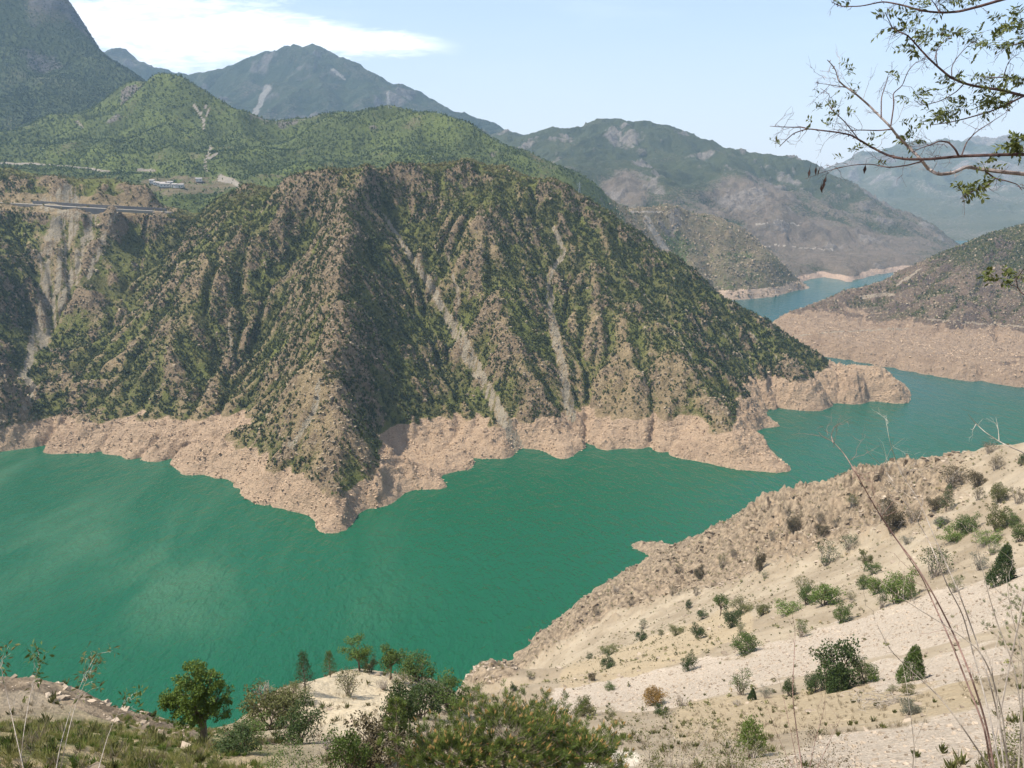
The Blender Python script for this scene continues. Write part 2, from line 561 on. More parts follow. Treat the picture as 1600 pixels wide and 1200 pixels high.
right_face = smooth(pX, 980, 1100) * smooth(pY - (470 + (pX - 900) * 0.62), 10, -30)
crest = smooth(Z, -80, -30) * smooth(slope, 1.1, 0.6)
veg = 0.52 + 0.35 * crest + 0.30 * hollow + 0.25 * north + 0.30 * fbm(X / 70, Y / 70, 4, 81) + 0.38 * right_face
veg += 0.42 * plate - 0.16 * smooth(Z, WZ + 110, WZ + 40) - 0.22 * smooth(cut_, -1.0, -4.0)
veg -= 0.16 * smooth(pX, 830, 900) * smooth(pX, 1150, 1050) * smooth(pY, 440, 520)
veg += 0.30 * smooth(pX, 330, 260) * 0
veg += 0.30 * smooth(pX, 45, 15) * smooth(pY, 560, 480) * smooth(pY, 322, 332)
leftdry = smooth(pX, 250, 190) * smooth(pX, -200, -100) * smooth(pY, 560, 500)
veg -= 0.12 * leftdry
veg += 0.40 * smooth(Y, 900, 940) * smooth(pX, 260, 200) * smooth(pX, 20, 90) * smooth(pY, 330, 318) * 0
veg = np.clip(veg, 0, 1) * (1 - ring) * (1 - 0.9 * scree) * np.where(flu > 0.6, 1, 0.1)
rockm = np.clip(crag * (1 - 0.5 * plate) * 0.62 + 0.3 * smooth(cut_, -1.5, -5), 0, 1)
veg = np.clip(veg + 0.22 * left * smooth(fbm(X / 14, Y / 14, 3, 92), -0.1, 0.25) * (1 - scree) * (1 - ring), 0, 1)
rockm = np.maximum(rockm, left * smooth(fbm(X / 25, Y / 25, 3, 91), 0.0, 0.3) * smooth(pX, 175, 140) * smooth(pX, 30, 60) * 0.85)
mat_hill = terrain_mat('hillside', (0.34, 0.255, 0.15), (0.23, 0.172, 0.095), (0.105, 0.108, 0.034), (0.32, 0.238, 0.15),
                       (0.47, 0.335, 0.225), (0.37, 0.315, 0.23), 1.0, 2.6, (0.145, 0.165, 0.040), strata=0.7)
hill = grid_mesh('hill', X, Y, Z, mat_hill, dict(veg=veg, ring=ring, scree=scree, rock=rockm), keep=Z > WZ - 8)
tag(hill, 'scrub-covered hill with gullies and a pale bare shore band, across the green lake', 'hill', kind='structure')
HILL_CREST = crest
HILL = (X, Y, Z, veg, ring, scree, plate, slope, cut_, cell / 2, pX, pY, right_face, north)


# ------------------------------------------------------------------ further mountains
def mountain(name, label, ctrl, ext, c, mat, k=1.2, n=36, namp=(0.05, 0.02), seed=0, vegf=None, ringh=0.0, rocks=0.0, roughs=(1.0, 0.4),
             diff=0.03, restore=12, m=0.4, rbfc=40.0, up=True, scale=1.0, chutes=(), keepz=WZ - 20, aref=None, fit=3.5, rf=None):
    gx_, gy_ = make_grid(*ext, c)
    z = rbf(ctrl, gx_, gy_, rbfc)
    ld = smooth(z, WZ - 5, WZ + 40 * scale)
    s1 = 45 * c
    z = z + fbm(gx_ / s1, gy_ / s1, 4, seed + 3) * namp[0] * s1 * ld + ridged(gx_ / (s1 * .45), gy_ / (s1 * .45), 4, seed + 9) * namp[1] * s1 * ld
    z, A_ = erode(z, c, n=n, k=k, m=m, diff=diff, restore=restore, aref=aref or 1600 * c * c)
    for it_ in range(3 if fit else 0):      # bring the crests back to their own height after the wear
        num = np.zeros_like(z); dn = np.full_like(z, 0.08); sg = fit * c
        for q in ctrl:
            i, j = int(round((q[1] - ext[2]) / c)), int(round((q[0] - ext[0]) / c))
            if 0 <= i < z.shape[0] and 0 <= j < z.shape[1]:
                b = int(3 * fit); sl_ = np.s_[max(0, i - b):i + b + 1, max(0, j - b):j + b + 1]
                w_ = np.exp(-((gx_[sl_] - q[0]) ** 2 + (gy_[sl_] - q[1]) ** 2) / (2 * sg * sg))
                num[sl_] += w_ * (q[2] - z[i, j]); dn[sl_] += w_
        z = z + num / dn
    if up:
        gx_, gy_, z = up2(gx_), up2(gy_), up2(z); c = c / 2
    cu = (blur(z, 9, 2) - z) / c
    g1, g0 = np.gradient(z, c)[1], np.gradient(z, c)[0]
    sl = np.hypot(g1, g0)
    px, py = project(gx_, gy_, z)
    cr = smooth(fbm(gx_ / (30 * c), gy_ / (30 * c), 4, seed + 21) + 0.4 * (sl - 0.75) + rocks, 0.0, 0.35)
    z = z + ((ridged(gx_ / (9 * c), gy_ / (9 * c), 4, seed + 31) - .2) * roughs[0] * (0.3 + cr) + ridged(gx_ / (3.2 * c), gy_ / (3.2 * c), 2, seed + 41) * roughs[1] * (0.4 + cr)) * smooth(z, WZ - 6, WZ + 8) * (rf(px) if rf else 1.0)
    rg = smooth(WZ + ringh * (1 + 0.35 * fbm(gx_ / (25 * c), gy_ / (25 * c), 3, seed + 51)) - z, -2 * scale, 3 * scale) if ringh else np.zeros_like(z)
    sc = np.zeros_like(z)
    wb = 4 * fbm(gx_ / (12 * c), gy_ / (12 * c), 3, seed + 71)
    for ln, w0, w1 in chutes:
        d, q = seg_dist(px + wb, py + 0.5 * wb, ln)
        sc = np.maximum(sc, smooth(d / (w0 + (w1 - w0) * q), 1.3, 0.4))
    vg = 0.6 + 0.2 * smooth(cu, -0.5, 1.0) + 0.3 * fbm(gx_ / (40 * c), gy_ / (40 * c), 4, seed + 81)
    if vegf: vg = vegf(vg, px, py, z, sl, cu, gx_, gy_, cr)
    vg = np.clip(vg, 0, 1) * (1 - rg) * (1 - sc)
    o = grid_mesh(name, gx_, gy_, z, mat, dict(veg=vg, ring=rg, scree=sc, rock=np.clip(cr * 0.9, 0, 1)), keep=z > keepz)
    tag(o, label, 'mountain', kind='structure')
    return gx_, gy_, z, vg, px, py, c


green_mat = terrain_mat('forested_slope', (0.17, 0.135, 0.085), (0.12, 0.105, 0.06), (0.058, 0.080, 0.022), (0.20, 0.175, 0.145),
                        (0.46, 0.34, 0.25), (0.31, 0.27, 0.22), 2.2, 3.0, (0.110, 0.140, 0.034))
# --- the green hills and the steep mountain on the left, down to the rocky promontory
c2 = []
for q in [(265, 119, 2000), (235, 127, 2040), (285, 122, 1990), (310, 138, 1970), (350, 160, 1950), (390, 178, 1930), (425, 193, 1925), (455, 190, 1930),
          (480, 186, 1930), (540, 176, 1900), (585, 170, 1870), (612, 166, 1850), (650, 178, 1820), (690, 190, 1790), (720, 200, 1765),
          (780, 226, 1700), (850, 250, 1620), (900, 270, 1640), (940, 298, 1650), (970, 322, 1680)]:
    p = pt(*q); c2 += [p, behind(p, 130, -70), behind(p, 500, -330)]
c2 += [pt(*q) for q in [(0, 215, 1960), (-150, 250, 1750), (190, 135, 2080), (150, 165, 2060),
                        (60, 215, 1880), (120, 215, 1850), (180, 170, 2000), (200, 215, 1840), (240, 170, 1930), (260, 215, 1780), (300, 180, 1900), (330, 230, 1760), (320, 265, 1560),
                        (360, 210, 1850), (400, 230, 1790), (430, 225, 1850), (390, 265, 1560), (375, 285, 1440), (440, 260, 1620), (480, 230, 1770), (540, 230, 1700), (600, 220, 1720), (660, 235, 1640), (560, 265, 1520), (480, 285, 1440),
                        (0, 258, 1640), (60, 262, 1600), (120, 266, 1580), (200, 272, 1540), (250, 278, 1510), (180, 280, 1480), (250, 295, 1440), (320, 288, 1440), (320, 300, 1380), (370, 297, 1380),
                        (100, 285, 1420), (200, 300, 1380), (280, 310, 1330), (740, 262, 1560), (820, 290, 1470), (700, 300, 1400), (600, 300, 1360)]]
# promontory on the right of this range
for q in [(985, 331, 1700), (1010, 326, 1750), (1045, 324, 1800), (1090, 336, 1850), (1120, 342, 1850), (1155, 358, 1850), (1185, 380, 1820), (1210, 405, 1790), (1230, 432, 1735)]:
    p = pt(*q); c2 += [p, behind(p, 120, -0.35 * (p[2] - WZ + 30)), behind(p, 330, WZ - 30 - p[2])]
for q in [(1232, 458), (1222, 462), (1190, 466), (1150, 469), (1120, 470), (1080, 470), (1255, 452)]:
    a = wp(*q); c2 += [a, behind(a, -40, -22), behind(a, -120, -50)]
c2 += [pt(*q) for q in [(1000, 350, 1670), (1030, 380, 1670), (1060, 400, 1680), (1100, 430, 1645), (1150, 430, 1650), (1190, 440, 1655), (1130, 390, 1718), (1080, 365, 1745)]]
c2 += [np.array([-500, 1080, -230]), np.array([0, 1150, -230]), np.array([250, 1200, -240]), np.array([500, 1250, -290]), np.array([900, 1300, -290]), np.array([-1200, 1200, -60])]


def veg2(vg, px, py, z, sl, cu, gx_, gy_, cr):
    vg = vg + 0.15
    vg = vg - 0.50 * smooth(px, 930, 990)
    vg = vg - 0.35 * smooth(py, 60, 20) * smooth(px, 150, 60)
    vil = smooth(np.hypot((px - 290) / 75, (py - 290) / 16), 1.2, 0.7)
    vg = vg + 0.5 * fbm(gx_ / 70, gy_ / 70, 4, 188)
    return vg - 0.75 * vil * (0.4 + smooth(fbm(gx_ / 18, gy_ / 18, 3, 189), -0.2, 0.2))


G2 = mountain('mountain', 'green wooded hills and steep shoulder behind the near hill, above the village', c2, (-2700, 900, 1080, 3150), 8.5, green_mat, k=3.2, n=38, namp=(0.05, 0.07), seed=100,
              vegf=veg2, ringh=18, rocks=-0.22, roughs=(4, 1.8), restore=9, scale=1.0, rf=lambda q: 1 + 2.8 * smooth(q, 930, 1000),
              chutes=[([(303, 165), (315, 185), (318, 205)], 2.2, 1.4), ([(322, 165), (312, 180)], 1.1, 1.1), ([(330, 165), (316, 190)], 0.9, 0.9), ([(330, 230), (322, 250), (322, 268)], 2, 1.8), ([(340, 240), (326, 248)], 2, 2),
                      ([(345, 279), (365, 284), (380, 297)], 7, 3), ([(0, 256), (50, 256), (110, 261), (170, 268)], 1.6, 1.6), ([(215, 266), (242, 268)], 3, 2), ([(120, 190), (130, 200)], 2, 2),
                      ([(1010, 345), (1035, 385), (1060, 420)], 7, 4), ([(985, 333), (1035, 334)], 2, 2)])

# --- steep mountain at the far left
c7 = []
for q in [(85, -25, 2900), (105, 3, 2850), (120, 25, 2820), (135, 52, 2790), (150, 72, 2770), (165, 87, 2740), (190, 105, 2700), (218, 122, 2650), (245, 145, 2600),
          (40, -70, 2950), (0, -120, 3000), (-80, -180, 3000), (-250, -240, 3000), (-500, -250, 3000)]:
    p = pt(*q); c7 += [p, behind(p, 300, -150), behind(p, 900, -600)]
c7 += [pt(*q) for q in [(0, 60, 2600), (60, 70, 2620), (100, 110, 2550), (0, 140, 2350), (60, 160, 2300), (130, 150, 2400), (170, 140, 2500), (0, 200, 2100), (-150, 150, 2350), (-150, 250, 1900), (-400, 200, 2300), (100, 215, 2120), (220, 200, 2300)]]
c7 += [np.array([-700, 2300, -100]), np.array([-1800, 1700, -60]), np.array([-900, 2000, -60]), np.array([-600, 1800, -240]), np.array([-600, 2300, -220]), np.array([-600, 2900, -220]), np.array([-700, 3500, -220]), np.array([-900, 2600, -60]), np.array([-850, 2300, -60])]


def veg7(vg, px, py, z, sl, cu, gx_, gy_, cr):
    return vg + 0.1 - 0.3 * smooth(py, 60, 10)


mat7 = terrain_mat('steep_mountain', (0.15, 0.125, 0.09), (0.11, 0.10, 0.065), (0.040, 0.064, 0.022), (0.15, 0.14, 0.13),
                   (0.46, 0.34, 0.25), (0.30, 0.27, 0.23), 2.6, 4.0, (0.055, 0.075, 0.024), soft=0.6)
G7 = mountain('mountain', 'steep dark mountain rising out of the picture at the upper left', c7, (-3000, -600, 1750, 3900), 11.0, mat7, k=3.0, n=34, namp=(0.06, 0.04), seed=150,
              vegf=veg7, rocks=-0.12, roughs=(7, 3), restore=8, scale=1.0)

blue_mat = terrain_mat('far_mountain', (0.12, 0.105, 0.08), (0.09, 0.085, 0.06), (0.022, 0.036, 0.016), (0.17, 0.155, 0.14),
                       (0.45, 0.34, 0.27), (0.24, 0.225, 0.20), 6.0, 9.0, (0.034, 0.050, 0.020), soft=1.0)
# --- blue peak far behind
c3 = []
for q in [(180, 84, 5150), (195, 83, 5150), (210, 92, 5150), (235, 108, 5150), (260, 117, 5150), (300, 124, 5150), (340, 122, 5150), (365, 122, 5150), (400, 107, 5100), (430, 93, 5050),
          (450, 83, 5020), (457, 79, 5000), (466, 86, 5000), (480, 80, 5000), (496, 77, 5000), (512, 81, 4980), (530, 95, 4960), (550, 104, 4950), (575, 117, 4900), (600, 142, 4850),
          (640, 156, 4800), (680, 167, 4750), (705, 182, 4700), (730, 202, 4650), (760, 206, 4650), (790, 215, 4600), (840, 236, 4550), (900, 250, 4500)]:
    p = pt(*q); c3 += [p, behind(p, 400, -260), behind(p, 1200, -800)]
c3 += [pt(*q) for q in [(490, 130, 4500), (420, 140, 4600), (400, 175, 4250), (470, 180, 4150), (540, 150, 4400), (560, 180, 4150), (620, 180, 4300), (700, 210, 4200), (330, 150, 4700), (250, 140, 4900)]]
c3 += [np.array([-2500, 3500, -260]), np.array([-1000, 3300, -260]), np.array([0, 3300, -260]), np.array([600, 3500, -260])]
mountain('mountain', 'steep blue peak with twin summits rising far behind the green hills', c3, (-3300, 900, 3250, 6400), 18.0, blue_mat, k=3.2, n=26, diff=0.0, namp=(0.02, 0.085), seed=200, rocks=-0.15, fit=2.5,
         roughs=(14, 6), rbfc=25, restore=4, scale=4, chutes=[([(418, 138), (405, 165), (398, 178)], 6, 4), ([(520, 110), (540, 125)], 3, 2), ([(607, 146), (608, 165)], 2.5, 3)])

mid_mat = terrain_mat('hazy_mountain', (0.19, 0.15, 0.115), (0.14, 0.115, 0.085), (0.036, 0.050, 0.020), (0.29, 0.25, 0.215),
                      (0.50, 0.36, 0.27), (0.38, 0.33, 0.27), 3.5, 7.0, (0.055, 0.070, 0.026), soft=1.0)
# --- range on the right of the valley
c4 = []
for q in [(740, 214, 3900), (780, 217, 3850), (815, 224, 3800), (835, 222, 3750), (860, 214, 3720), (890, 214, 3700), (920, 207, 3680), (945, 200, 3660), (965, 198, 3650), (985, 204, 3640), (1000, 210, 3620),
          (1015, 206, 3610), (1045, 201, 3600), (1075, 208, 3560), (1100, 226, 3500), (1125, 243, 3450), (1150, 247, 3400), (1180, 256, 3350), (1215, 254, 3320), (1250, 258, 3280), (1275, 266, 3250), (1300, 282, 3200), (1350, 308, 3100),
          (1400, 333, 3000), (1440, 353, 2930), (1480, 374, 2860), (1510, 390, 2800)]:
    p = pt(*q); c4 += [p, behind(p, 300, -170), behind(p, 900, -560)]
c4 += [pt(*q) for q in [(960, 280, 2650), (985, 275, 2680), (1000, 300, 2500), (940, 300, 2500), (1040, 270, 2950), (1060, 300, 2700), (1100, 290, 2800), (1160, 290, 2700), (1200, 300, 2700), (1130, 330, 2450),
                        (1200, 345, 2380), (1250, 370, 2330), (1230, 400, 2200), (1290, 390, 2280), (1340, 390, 2350), (1300, 330, 2800), (1380, 370, 2600), (1420, 395, 2350), (880, 250, 3100), (960, 240, 3200), (1050, 245, 3200), (850, 280, 2700), (1260, 310, 2900)]]
for q in [(1180, 448), (1230, 446), (1260, 438), (1290, 433), (1330, 440), (1350, 434), (1380, 428), (1420, 424), (1470, 423), (1560, 430)]:
    a = wp(*q); c4 += [a, behind(a, -60, -15), behind(a, -200, -40), behind(a, 60, 14)]

c4 += [np.array(q) for q in [(-250, 1750, -230), (-250, 2400, -200), (-250, 3000, -150), (0, 1800, -240), (100, 2300, -200), (350, 1900, -240), (-250, 4400, -250)]]


def veg4(vg, px, py, z, sl, cu, gx_, gy_, cr):
    vg = vg + 0.12
    vg = vg - 0.30 * smooth(py, 255, 340)
    for cx, cy, rx, ry in [(980, 295, 40, 28), (1170, 310, 70, 35), (1230, 365, 70, 30), (1330, 395, 120, 35)]:
        vg = vg - 0.45 * smooth(np.hypot((px - cx) / rx, (py - cy) / ry), 1.3, 0.5)
    return vg


mountain('mountain', 'hazy grey-green range with pale crags, ending at the far end of the lake', c4, (-250, 2700, 1750, 4600), 11.0, mid_mat, k=3.0, n=30, diff=0.0, namp=(0.02, 0.08), seed=300, vegf=veg4, ringh=11, rocks=-0.02, fit=2.5,
         roughs=(12, 7), rbfc=22, restore=6, scale=2, chutes=[([(1180, 352), (1240, 350), (1260, 360)], 1.0, 0.8), ([(1150, 388), (1220, 385), (1300, 392)], 0.7, 0.7)])
# --- pale mountains at the far right
c5 = []
for q in [(1180, 300, 6300), (1250, 292, 6200), (1290, 287, 6200), (1330, 274, 6200), (1380, 260, 6200), (1420, 250, 6200), (1470, 244, 6200), (1510, 247, 6200), (1550, 252, 6200), (1600, 266, 6200), (1680, 262, 6100), (1780, 250, 6000), (1900, 240, 6000), (2100, 250, 6000)]:
    p = pt(*q); c5 += [p, behind(p, 600, -300), behind(p, 1500, -800)]
c5 += [pt(*q) for q in [(1400, 310, 4700), (1450, 340, 3900), (1520, 340, 3850), (1600, 330, 3950), (1500, 300, 4800), (1580, 300, 4800), (1700, 320, 4200), (1900, 310, 4300), (1480, 374, 3080), (1560, 374, 3050), (1650, 374, 3050), (1400, 370, 3150), (1800, 374, 3050)]]
c5 += [np.array([x, y, -262]) for x, y in [(1300, 2950), (1900, 2850), (2600, 2800), (4000, 2800)]]
pale_mat = terrain_mat('pale_mountain', (0.27, 0.23, 0.20), (0.21, 0.185, 0.16), (0.085, 0.10, 0.055), (0.33, 0.29, 0.26),
                       (0.45, 0.34, 0.27), (0.38, 0.34, 0.30), 6.0, 12.0, (0.11, 0.12, 0.07), soft=1.0)
mountain('mountain', 'pale blue mountain fading in the haze at the right, behind the branches', c5, (1100, 6600, 2750, 7200), 26.0, pale_mat, k=5.0, n=34, namp=(0.03, 0.11), seed=400, rocks=0.05, roughs=(16, 7), rbfc=40, restore=5, scale=5, diff=0.0)

# --- right bank
bank_mat = terrain_mat('right_bank', (0.25, 0.175, 0.125), (0.165, 0.12, 0.09), (0.075, 0.080, 0.028), (0.19, 0.14, 0.11),
                       (0.47, 0.335, 0.23), (0.47, 0.38, 0.28), 1.2, 5.0, (0.10, 0.105, 0.035))
c6 = []
rb = [(1197, 515), (1193, 519), (1214, 534), (1238, 546), (1258, 553), (1300, 560), (1360, 571), (1430, 584), (1500, 595), (1560, 602), (1600, 609), (1700, 622), (1850, 640), (2050, 665)]
RB = [wp(*q) for q in rb]
for i, q in enumerate(RB):
    a = RB[max(0, i - 1)]; b = RB[min(len(RB) - 1, i + 1)]
    L = math.hypot(b[0] - a[0], b[1] - a[1]); nx, ny = (b[1] - a[1]) / L, -(b[0] - a[0]) / L
    c6 += [q, np.array([q[0] + nx * 25, q[1] + ny * 25, WZ - 16]), np.array([q[0] + nx * 110, q[1] + ny * 110, WZ - 50])]
for q in [(1206, 506, 1300), (1222, 496, 1310), (1245, 490, 1320), (1270, 478, 1340), (1305, 468, 1370), (1350, 457, 1400), (1385, 440, 1420), (1420, 421, 1440), (1470, 400, 1450), (1530, 376, 1450), (1570, 364, 1445), (1600, 353, 1440), (1680, 325, 1430), (1800, 290, 1420), (2000, 230, 1400)]:
    p = pt(*q); c6 += [p, behind(p, 90, -35), behind(p, 330, min(-120, WZ - 30 - p[2]))]
c6 += [pt(*q) for q in [(1290, 505, 1265), (1350, 520, 1220), (1420, 530, 1175), (1500, 540, 1120), (1590, 550, 1085), (1350, 485, 1315), (1420, 480, 1275), (1500, 490, 1210), (1590, 495, 1180), (1450, 440, 1350), (1530, 430, 1320), (1600, 430, 1290), (1700, 430, 1250), (1700, 520, 1090), (1900, 480, 1100)]]
gx_, gy_ = make_grid(380, 1750, 760, 1900, 4.0)
z6 = rbf(c6, gx_, gy_, 22.0)
ld = smooth(z6, WZ - 5, WZ + 30)
z6 = z6 + fbm(gx_ / 110, gy_ / 110, 4, 503) * 14 * ld + ridged(gx_ / 60, gy_ / 60, 4, 509) * 6 * ld
z6, _ = erode(z6, 4.0, n=36, k=1.6, m=0.4, diff=0.02, restore=11)
gx_, gy_, z6 = up2(gx_), up2(gy_), up2(z6)
cu = blur(z6, 8, 2) - z6
px, py = project(gx_, gy_, z6)
g1, g0 = np.gradient(z6, 2.0)[1], np.gradient(z6, 2.0)[0]; sl = np.hypot(g1, g0)
rt = WZ + 25 + 18 * fbm(gx_ / 90, gy_ / 90, 5, 551) + 14 * smooth(px, 1380, 1250) * 0 + np.clip(cu, -3, 3)
rg = smooth(rt - z6, -6, 6)
cr = smooth(fbm(gx_ / 45, gy_ / 45, 4, 521) + 0.4 * (sl - 0.6), 0, 0.35)
z6 = z6 + ((ridged(gx_ / 15, gy_ / 15, 4, 531) - .2) * (2.2 + 3.0 * cr) + ridged(gx_ / 6.5, gy_ / 6.5, 3, 541) * (1.1 + 1.4 * cr)) * smooth(z6, WZ - 6, WZ + 4)
sh6 = np.abs(((z6 + 1.5 * fbm(gx_ / 40, gy_ / 40, 3, 561)) / 5.0) % 1.0 - 0.5)
z6 = z6 + (sh6 - 0.25) * 2.6 * rg * smooth(z6, WZ - 6, WZ + 4)
v6 = 0.30 + 0.25 * smooth(cu, -1, 2.5) + 0.3 * fbm(gx_ / 60, gy_ / 60, 4, 581) + 0.7 * smooth(z6, WZ + 88, WZ + 125)
sc6 = np.zeros_like(z6)
for ln, w0 in [([(1345, 466), (1380, 461), (1395, 462)], 3), ([(1400, 447), (1440, 420)], 1.6), ([(1215, 530), (1300, 520), (1420, 515)], 1.0), ([(1450, 500), (1600, 512)], 1.2)]:
    d, q = seg_dist(px + 2 * fbm(gx_ / 20, gy_ / 20, 2, 5), py, ln); sc6 = np.maximum(sc6, smooth(d / w0, 1.4, 0.5))
v6 = np.clip(v6, 0, 1) * (1 - rg) * (1 - sc6)
bank = grid_mesh('hill', gx_, gy_, z6, bank_mat, dict(veg=v6, ring=rg, scree=sc6, rock=np.clip(cr, 0, 1) * 0.8), keep=z6 > WZ - 8)
tag(bank, 'bare pinkish headland with terraced shore on the right bank of the lake', 'hill', kind='structure')
BANK = (gx_, gy_, z6, v6, rg, sc6, 2.0)

# ------------------------------------------------------------------ water
m, t = material('lake_water')
pos = t.n('ShaderNodeNewGeometry').outputs['Position']
w1_ = t.noise(t.mapping(pos, (0.36, 0.17, 1), (0, 0, math.radians(28))), 1.0, 3, 0.6)
w2_ = t.noise(t.mapping(pos, (0.10, 0.06, 1), (0, 0, math.radians(20))), 1.0, 3, 0.55)
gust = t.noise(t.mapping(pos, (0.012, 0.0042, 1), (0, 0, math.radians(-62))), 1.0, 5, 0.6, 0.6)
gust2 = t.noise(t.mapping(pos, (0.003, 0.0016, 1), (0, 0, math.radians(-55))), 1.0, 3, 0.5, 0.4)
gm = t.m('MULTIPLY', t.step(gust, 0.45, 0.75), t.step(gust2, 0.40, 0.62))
sx = t.n('ShaderNodeSeparateXYZ', inp={0: pos})
far = t.step(sx.outputs[1], 560.0, 1150.0)           # green near the viewpoint, teal further up the lake
col = t.mix(far, (0.0040, 0.068, 0.030), (0.009, 0.066, 0.066))
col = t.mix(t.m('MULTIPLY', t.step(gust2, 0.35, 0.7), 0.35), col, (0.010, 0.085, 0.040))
wind_sheen = t.m('MULTIPLY', t.m('MULTIPLY', t.step(gust, 0.46, 0.72), t.step(gust2, 0.42, 0.60)), t.step(sx.outputs[0], 60.0, -260.0))  # brighter sky reflection of wind-ruffled streaks, painted into the base colour
col = t.mix(t.m('MULTIPLY', wind_sheen, 0.55), col, (0.060, 0.140, 0.080))
hgt = t.m('ADD', t.m('MULTIPLY', w1_, 1.0), t.m('MULTIPLY', w2_, 2.0))
nrm = t.n('ShaderNodeBump', inp={'Height': hgt, 'Distance': t.m('ADD', 1.1, t.m('MULTIPLY', gm, 0.8)), 'Strength': 1.0}).outputs[0]
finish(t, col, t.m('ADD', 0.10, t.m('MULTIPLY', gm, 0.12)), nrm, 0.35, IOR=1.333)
S = 7600.0
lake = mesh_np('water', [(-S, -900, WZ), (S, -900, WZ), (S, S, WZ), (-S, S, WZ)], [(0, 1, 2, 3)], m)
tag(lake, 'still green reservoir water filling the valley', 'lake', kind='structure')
# ------------------------------------------------------------------ far scrub and woods (uncountable)
def foliage_mat(name, ca, cb, cc=None, rough=0.75):
    m, t = material(name)
    a = t.attr('tint')
    c = t.mix(a, ca, cb)
    if cc: c = t.mix(t.step(a, 0.82, 0.98), c, cc)
    finish(t, c, rough, None, 0.15)
    return m


def clump(n, rng, size=0.42, flat=0.9, cone=0.0):
    """leafy tuft of n triangles filling a unit dome"""
    u = rng.normal(size=(n, 3)); u /= np.linalg.norm(u, axis=1)[:, None]
    r = rng.rand(n) ** 0.4
    p = u * r[:, None]; p[:, 2] = p[:, 2] * flat + 0.9 * flat
    if cone:
        k = 1 - cone * p[:, 2] / (2 * flat); p[:, 0] *= k; p[:, 1] *= k
    lump = 0.75 + 0.35 * np.sin(u[:, 0] * 3.1 + rng.rand() * 6) * np.cos(u[:, 1] * 2.7 + rng.rand() * 6)
    p[:, :2] *= lump[:, None]
    nrm = u * 0.8 + rng.normal(size=(n, 3)) * 0.45 + np.array([0, 0, 0.35]); nrm /= np.linalg.norm(nrm, axis=1)[:, None]
    t = np.cross(nrm, rng.normal(size=(n, 3))); t /= np.linalg.norm(t, axis=1)[:, None]
    b = np.cross(nrm, t)
    s = size * (0.6 + 0.8 * rng.rand(n))[:, None]
    a0 = p + t * s; a1 = p - t * s * 0.5 + b * s * 0.87; a2 = p - t * s * 0.5 - b * s * 0.87
    return np.stack([a0, a1, a2], 1).reshape(-1, 3)


def scatter(name, label, cat, gx, gy, gz, prob, n, cellsz, rr, hr, tris, mat, seed, tint=None, size=0.42, cone=0.0):
    rng = np.random.RandomState(seed)
    p = prob.ravel().astype(float); p = np.where(np.isfinite(p), np.maximum(p, 0), 0); cdf = np.cumsum(p); cdf /= cdf[-1]
    i = np.searchsorted(cdf, rng.rand(n)); i = np.clip(i, 0, len(p) - 1)
    x = gx.ravel()[i] + (rng.rand(n) - .5) * cellsz; y = gy.ravel()[i] + (rng.rand(n) - .5) * cellsz; z = gz.ravel()[i] - 0.25 * rr[0]
    r = rr[0] + (rr[1] - rr[0]) * rng.rand(n) ** 1.7
    h = r * (hr[0] + (hr[1] - hr[0]) * rng.rand(n))
    tn = rng.rand(n) if tint is None else np.clip(tint.ravel()[i] + 0.35 * (rng.rand(n) - 0.5), 0, 1)
    protos = [clump(tris, rng, size, 0.9, cone) for _ in range(7)]
    k = rng.randint(0, 7, n); an = rng.rand(n) * 6.283
    V = np.empty((n, tris * 3, 3), np.float32)
    for v in range(7):
        s_ = np.where(k == v)[0]; q = protos[v]
        ca, sa = np.cos(an[s_])[:, None], np.sin(an[s_])[:, None]
        V[s_, :, 0] = (q[None, :, 0] * ca - q[None, :, 1] * sa) * r[s_, None] + x[s_, None]
        V[s_, :, 1] = (q[None, :, 0] * sa + q[None, :, 1] * ca) * r[s_, None] + y[s_, None]
        V[s_, :, 2] = q[None, :, 2] * h[s_, None] + z[s_, None]
    o = mesh_np(name, V.reshape(-1, 3), np.arange(n * tris * 3).reshape(-1, 3), mat, dict(tint=np.repeat(tn, tris * 3)), smooth_=False)
    tag(o, label, cat, kind='stuff')
    return o


scrub_mat = foliage_mat('scrub_leaves', (0.030, 0.043, 0.012), (0.120, 0.132, 0.034), (0.18, 0.16, 0.06))
X, Y, Z, veg, ring, scree, plate, slope, cut_, cs, pX, pY, right_face, north = HILL
vis = smooth(pX, -80, -20) * smooth(Y, 1120, 1060) * (Z > WZ + 14) * (ring < 0.15) * (scree < 0.3)
pr = vis * np.clip(0.32 + smooth(veg, 0.15, 0.8) * 1.1 + 0.35 * smooth(fbm(X / 20, Y / 20, 3, 95), 0.1, 0.4), 0, 1.5) * (0.25 + 1.1 * smooth(fbm(X / 9, Y / 9, 3, 94), -0.25, 0.25))
pr *= (0.35 + 0.65 * smooth(Y, 400, 900)) * np.where(plate > 0.6, 1.0, 1) * (1 - 0.75 * smooth(pX, 260, 200) * smooth(pX, 40, 70) * smooth(pY, 560, 480))
pr *= np.hypot(1, slope)
scatter('scrub', 'dark green oak and juniper scrub dotted over the near hill', 'scrub', X, Y, Z, pr, 95000, cs, (0.65, 1.95), (0.9, 1.5), 16, scrub_mat, 11,
        tint=0.28 + 0.6 * plate + 0.45 * HILL_CREST + 0.25 * fbm(X / 40, Y / 40, 3, 96) - 0.2 * right_face)
gx, gy, gz, gv, gpx, gpy, gc = G2
wood_mat = foliage_mat('wood_leaves', (0.045, 0.066, 0.019), (0.105, 0.136, 0.034))
g1, g0 = np.gradient(gz, gc)[1], np.gradient(gz, gc)[0]
vis = smooth(gpx, -80, -20) * smooth(gpx, 1300, 1260) * smooth(gpy, -60, -20) * (gz > WZ + 25) * smooth(gy, 2800, 2500)
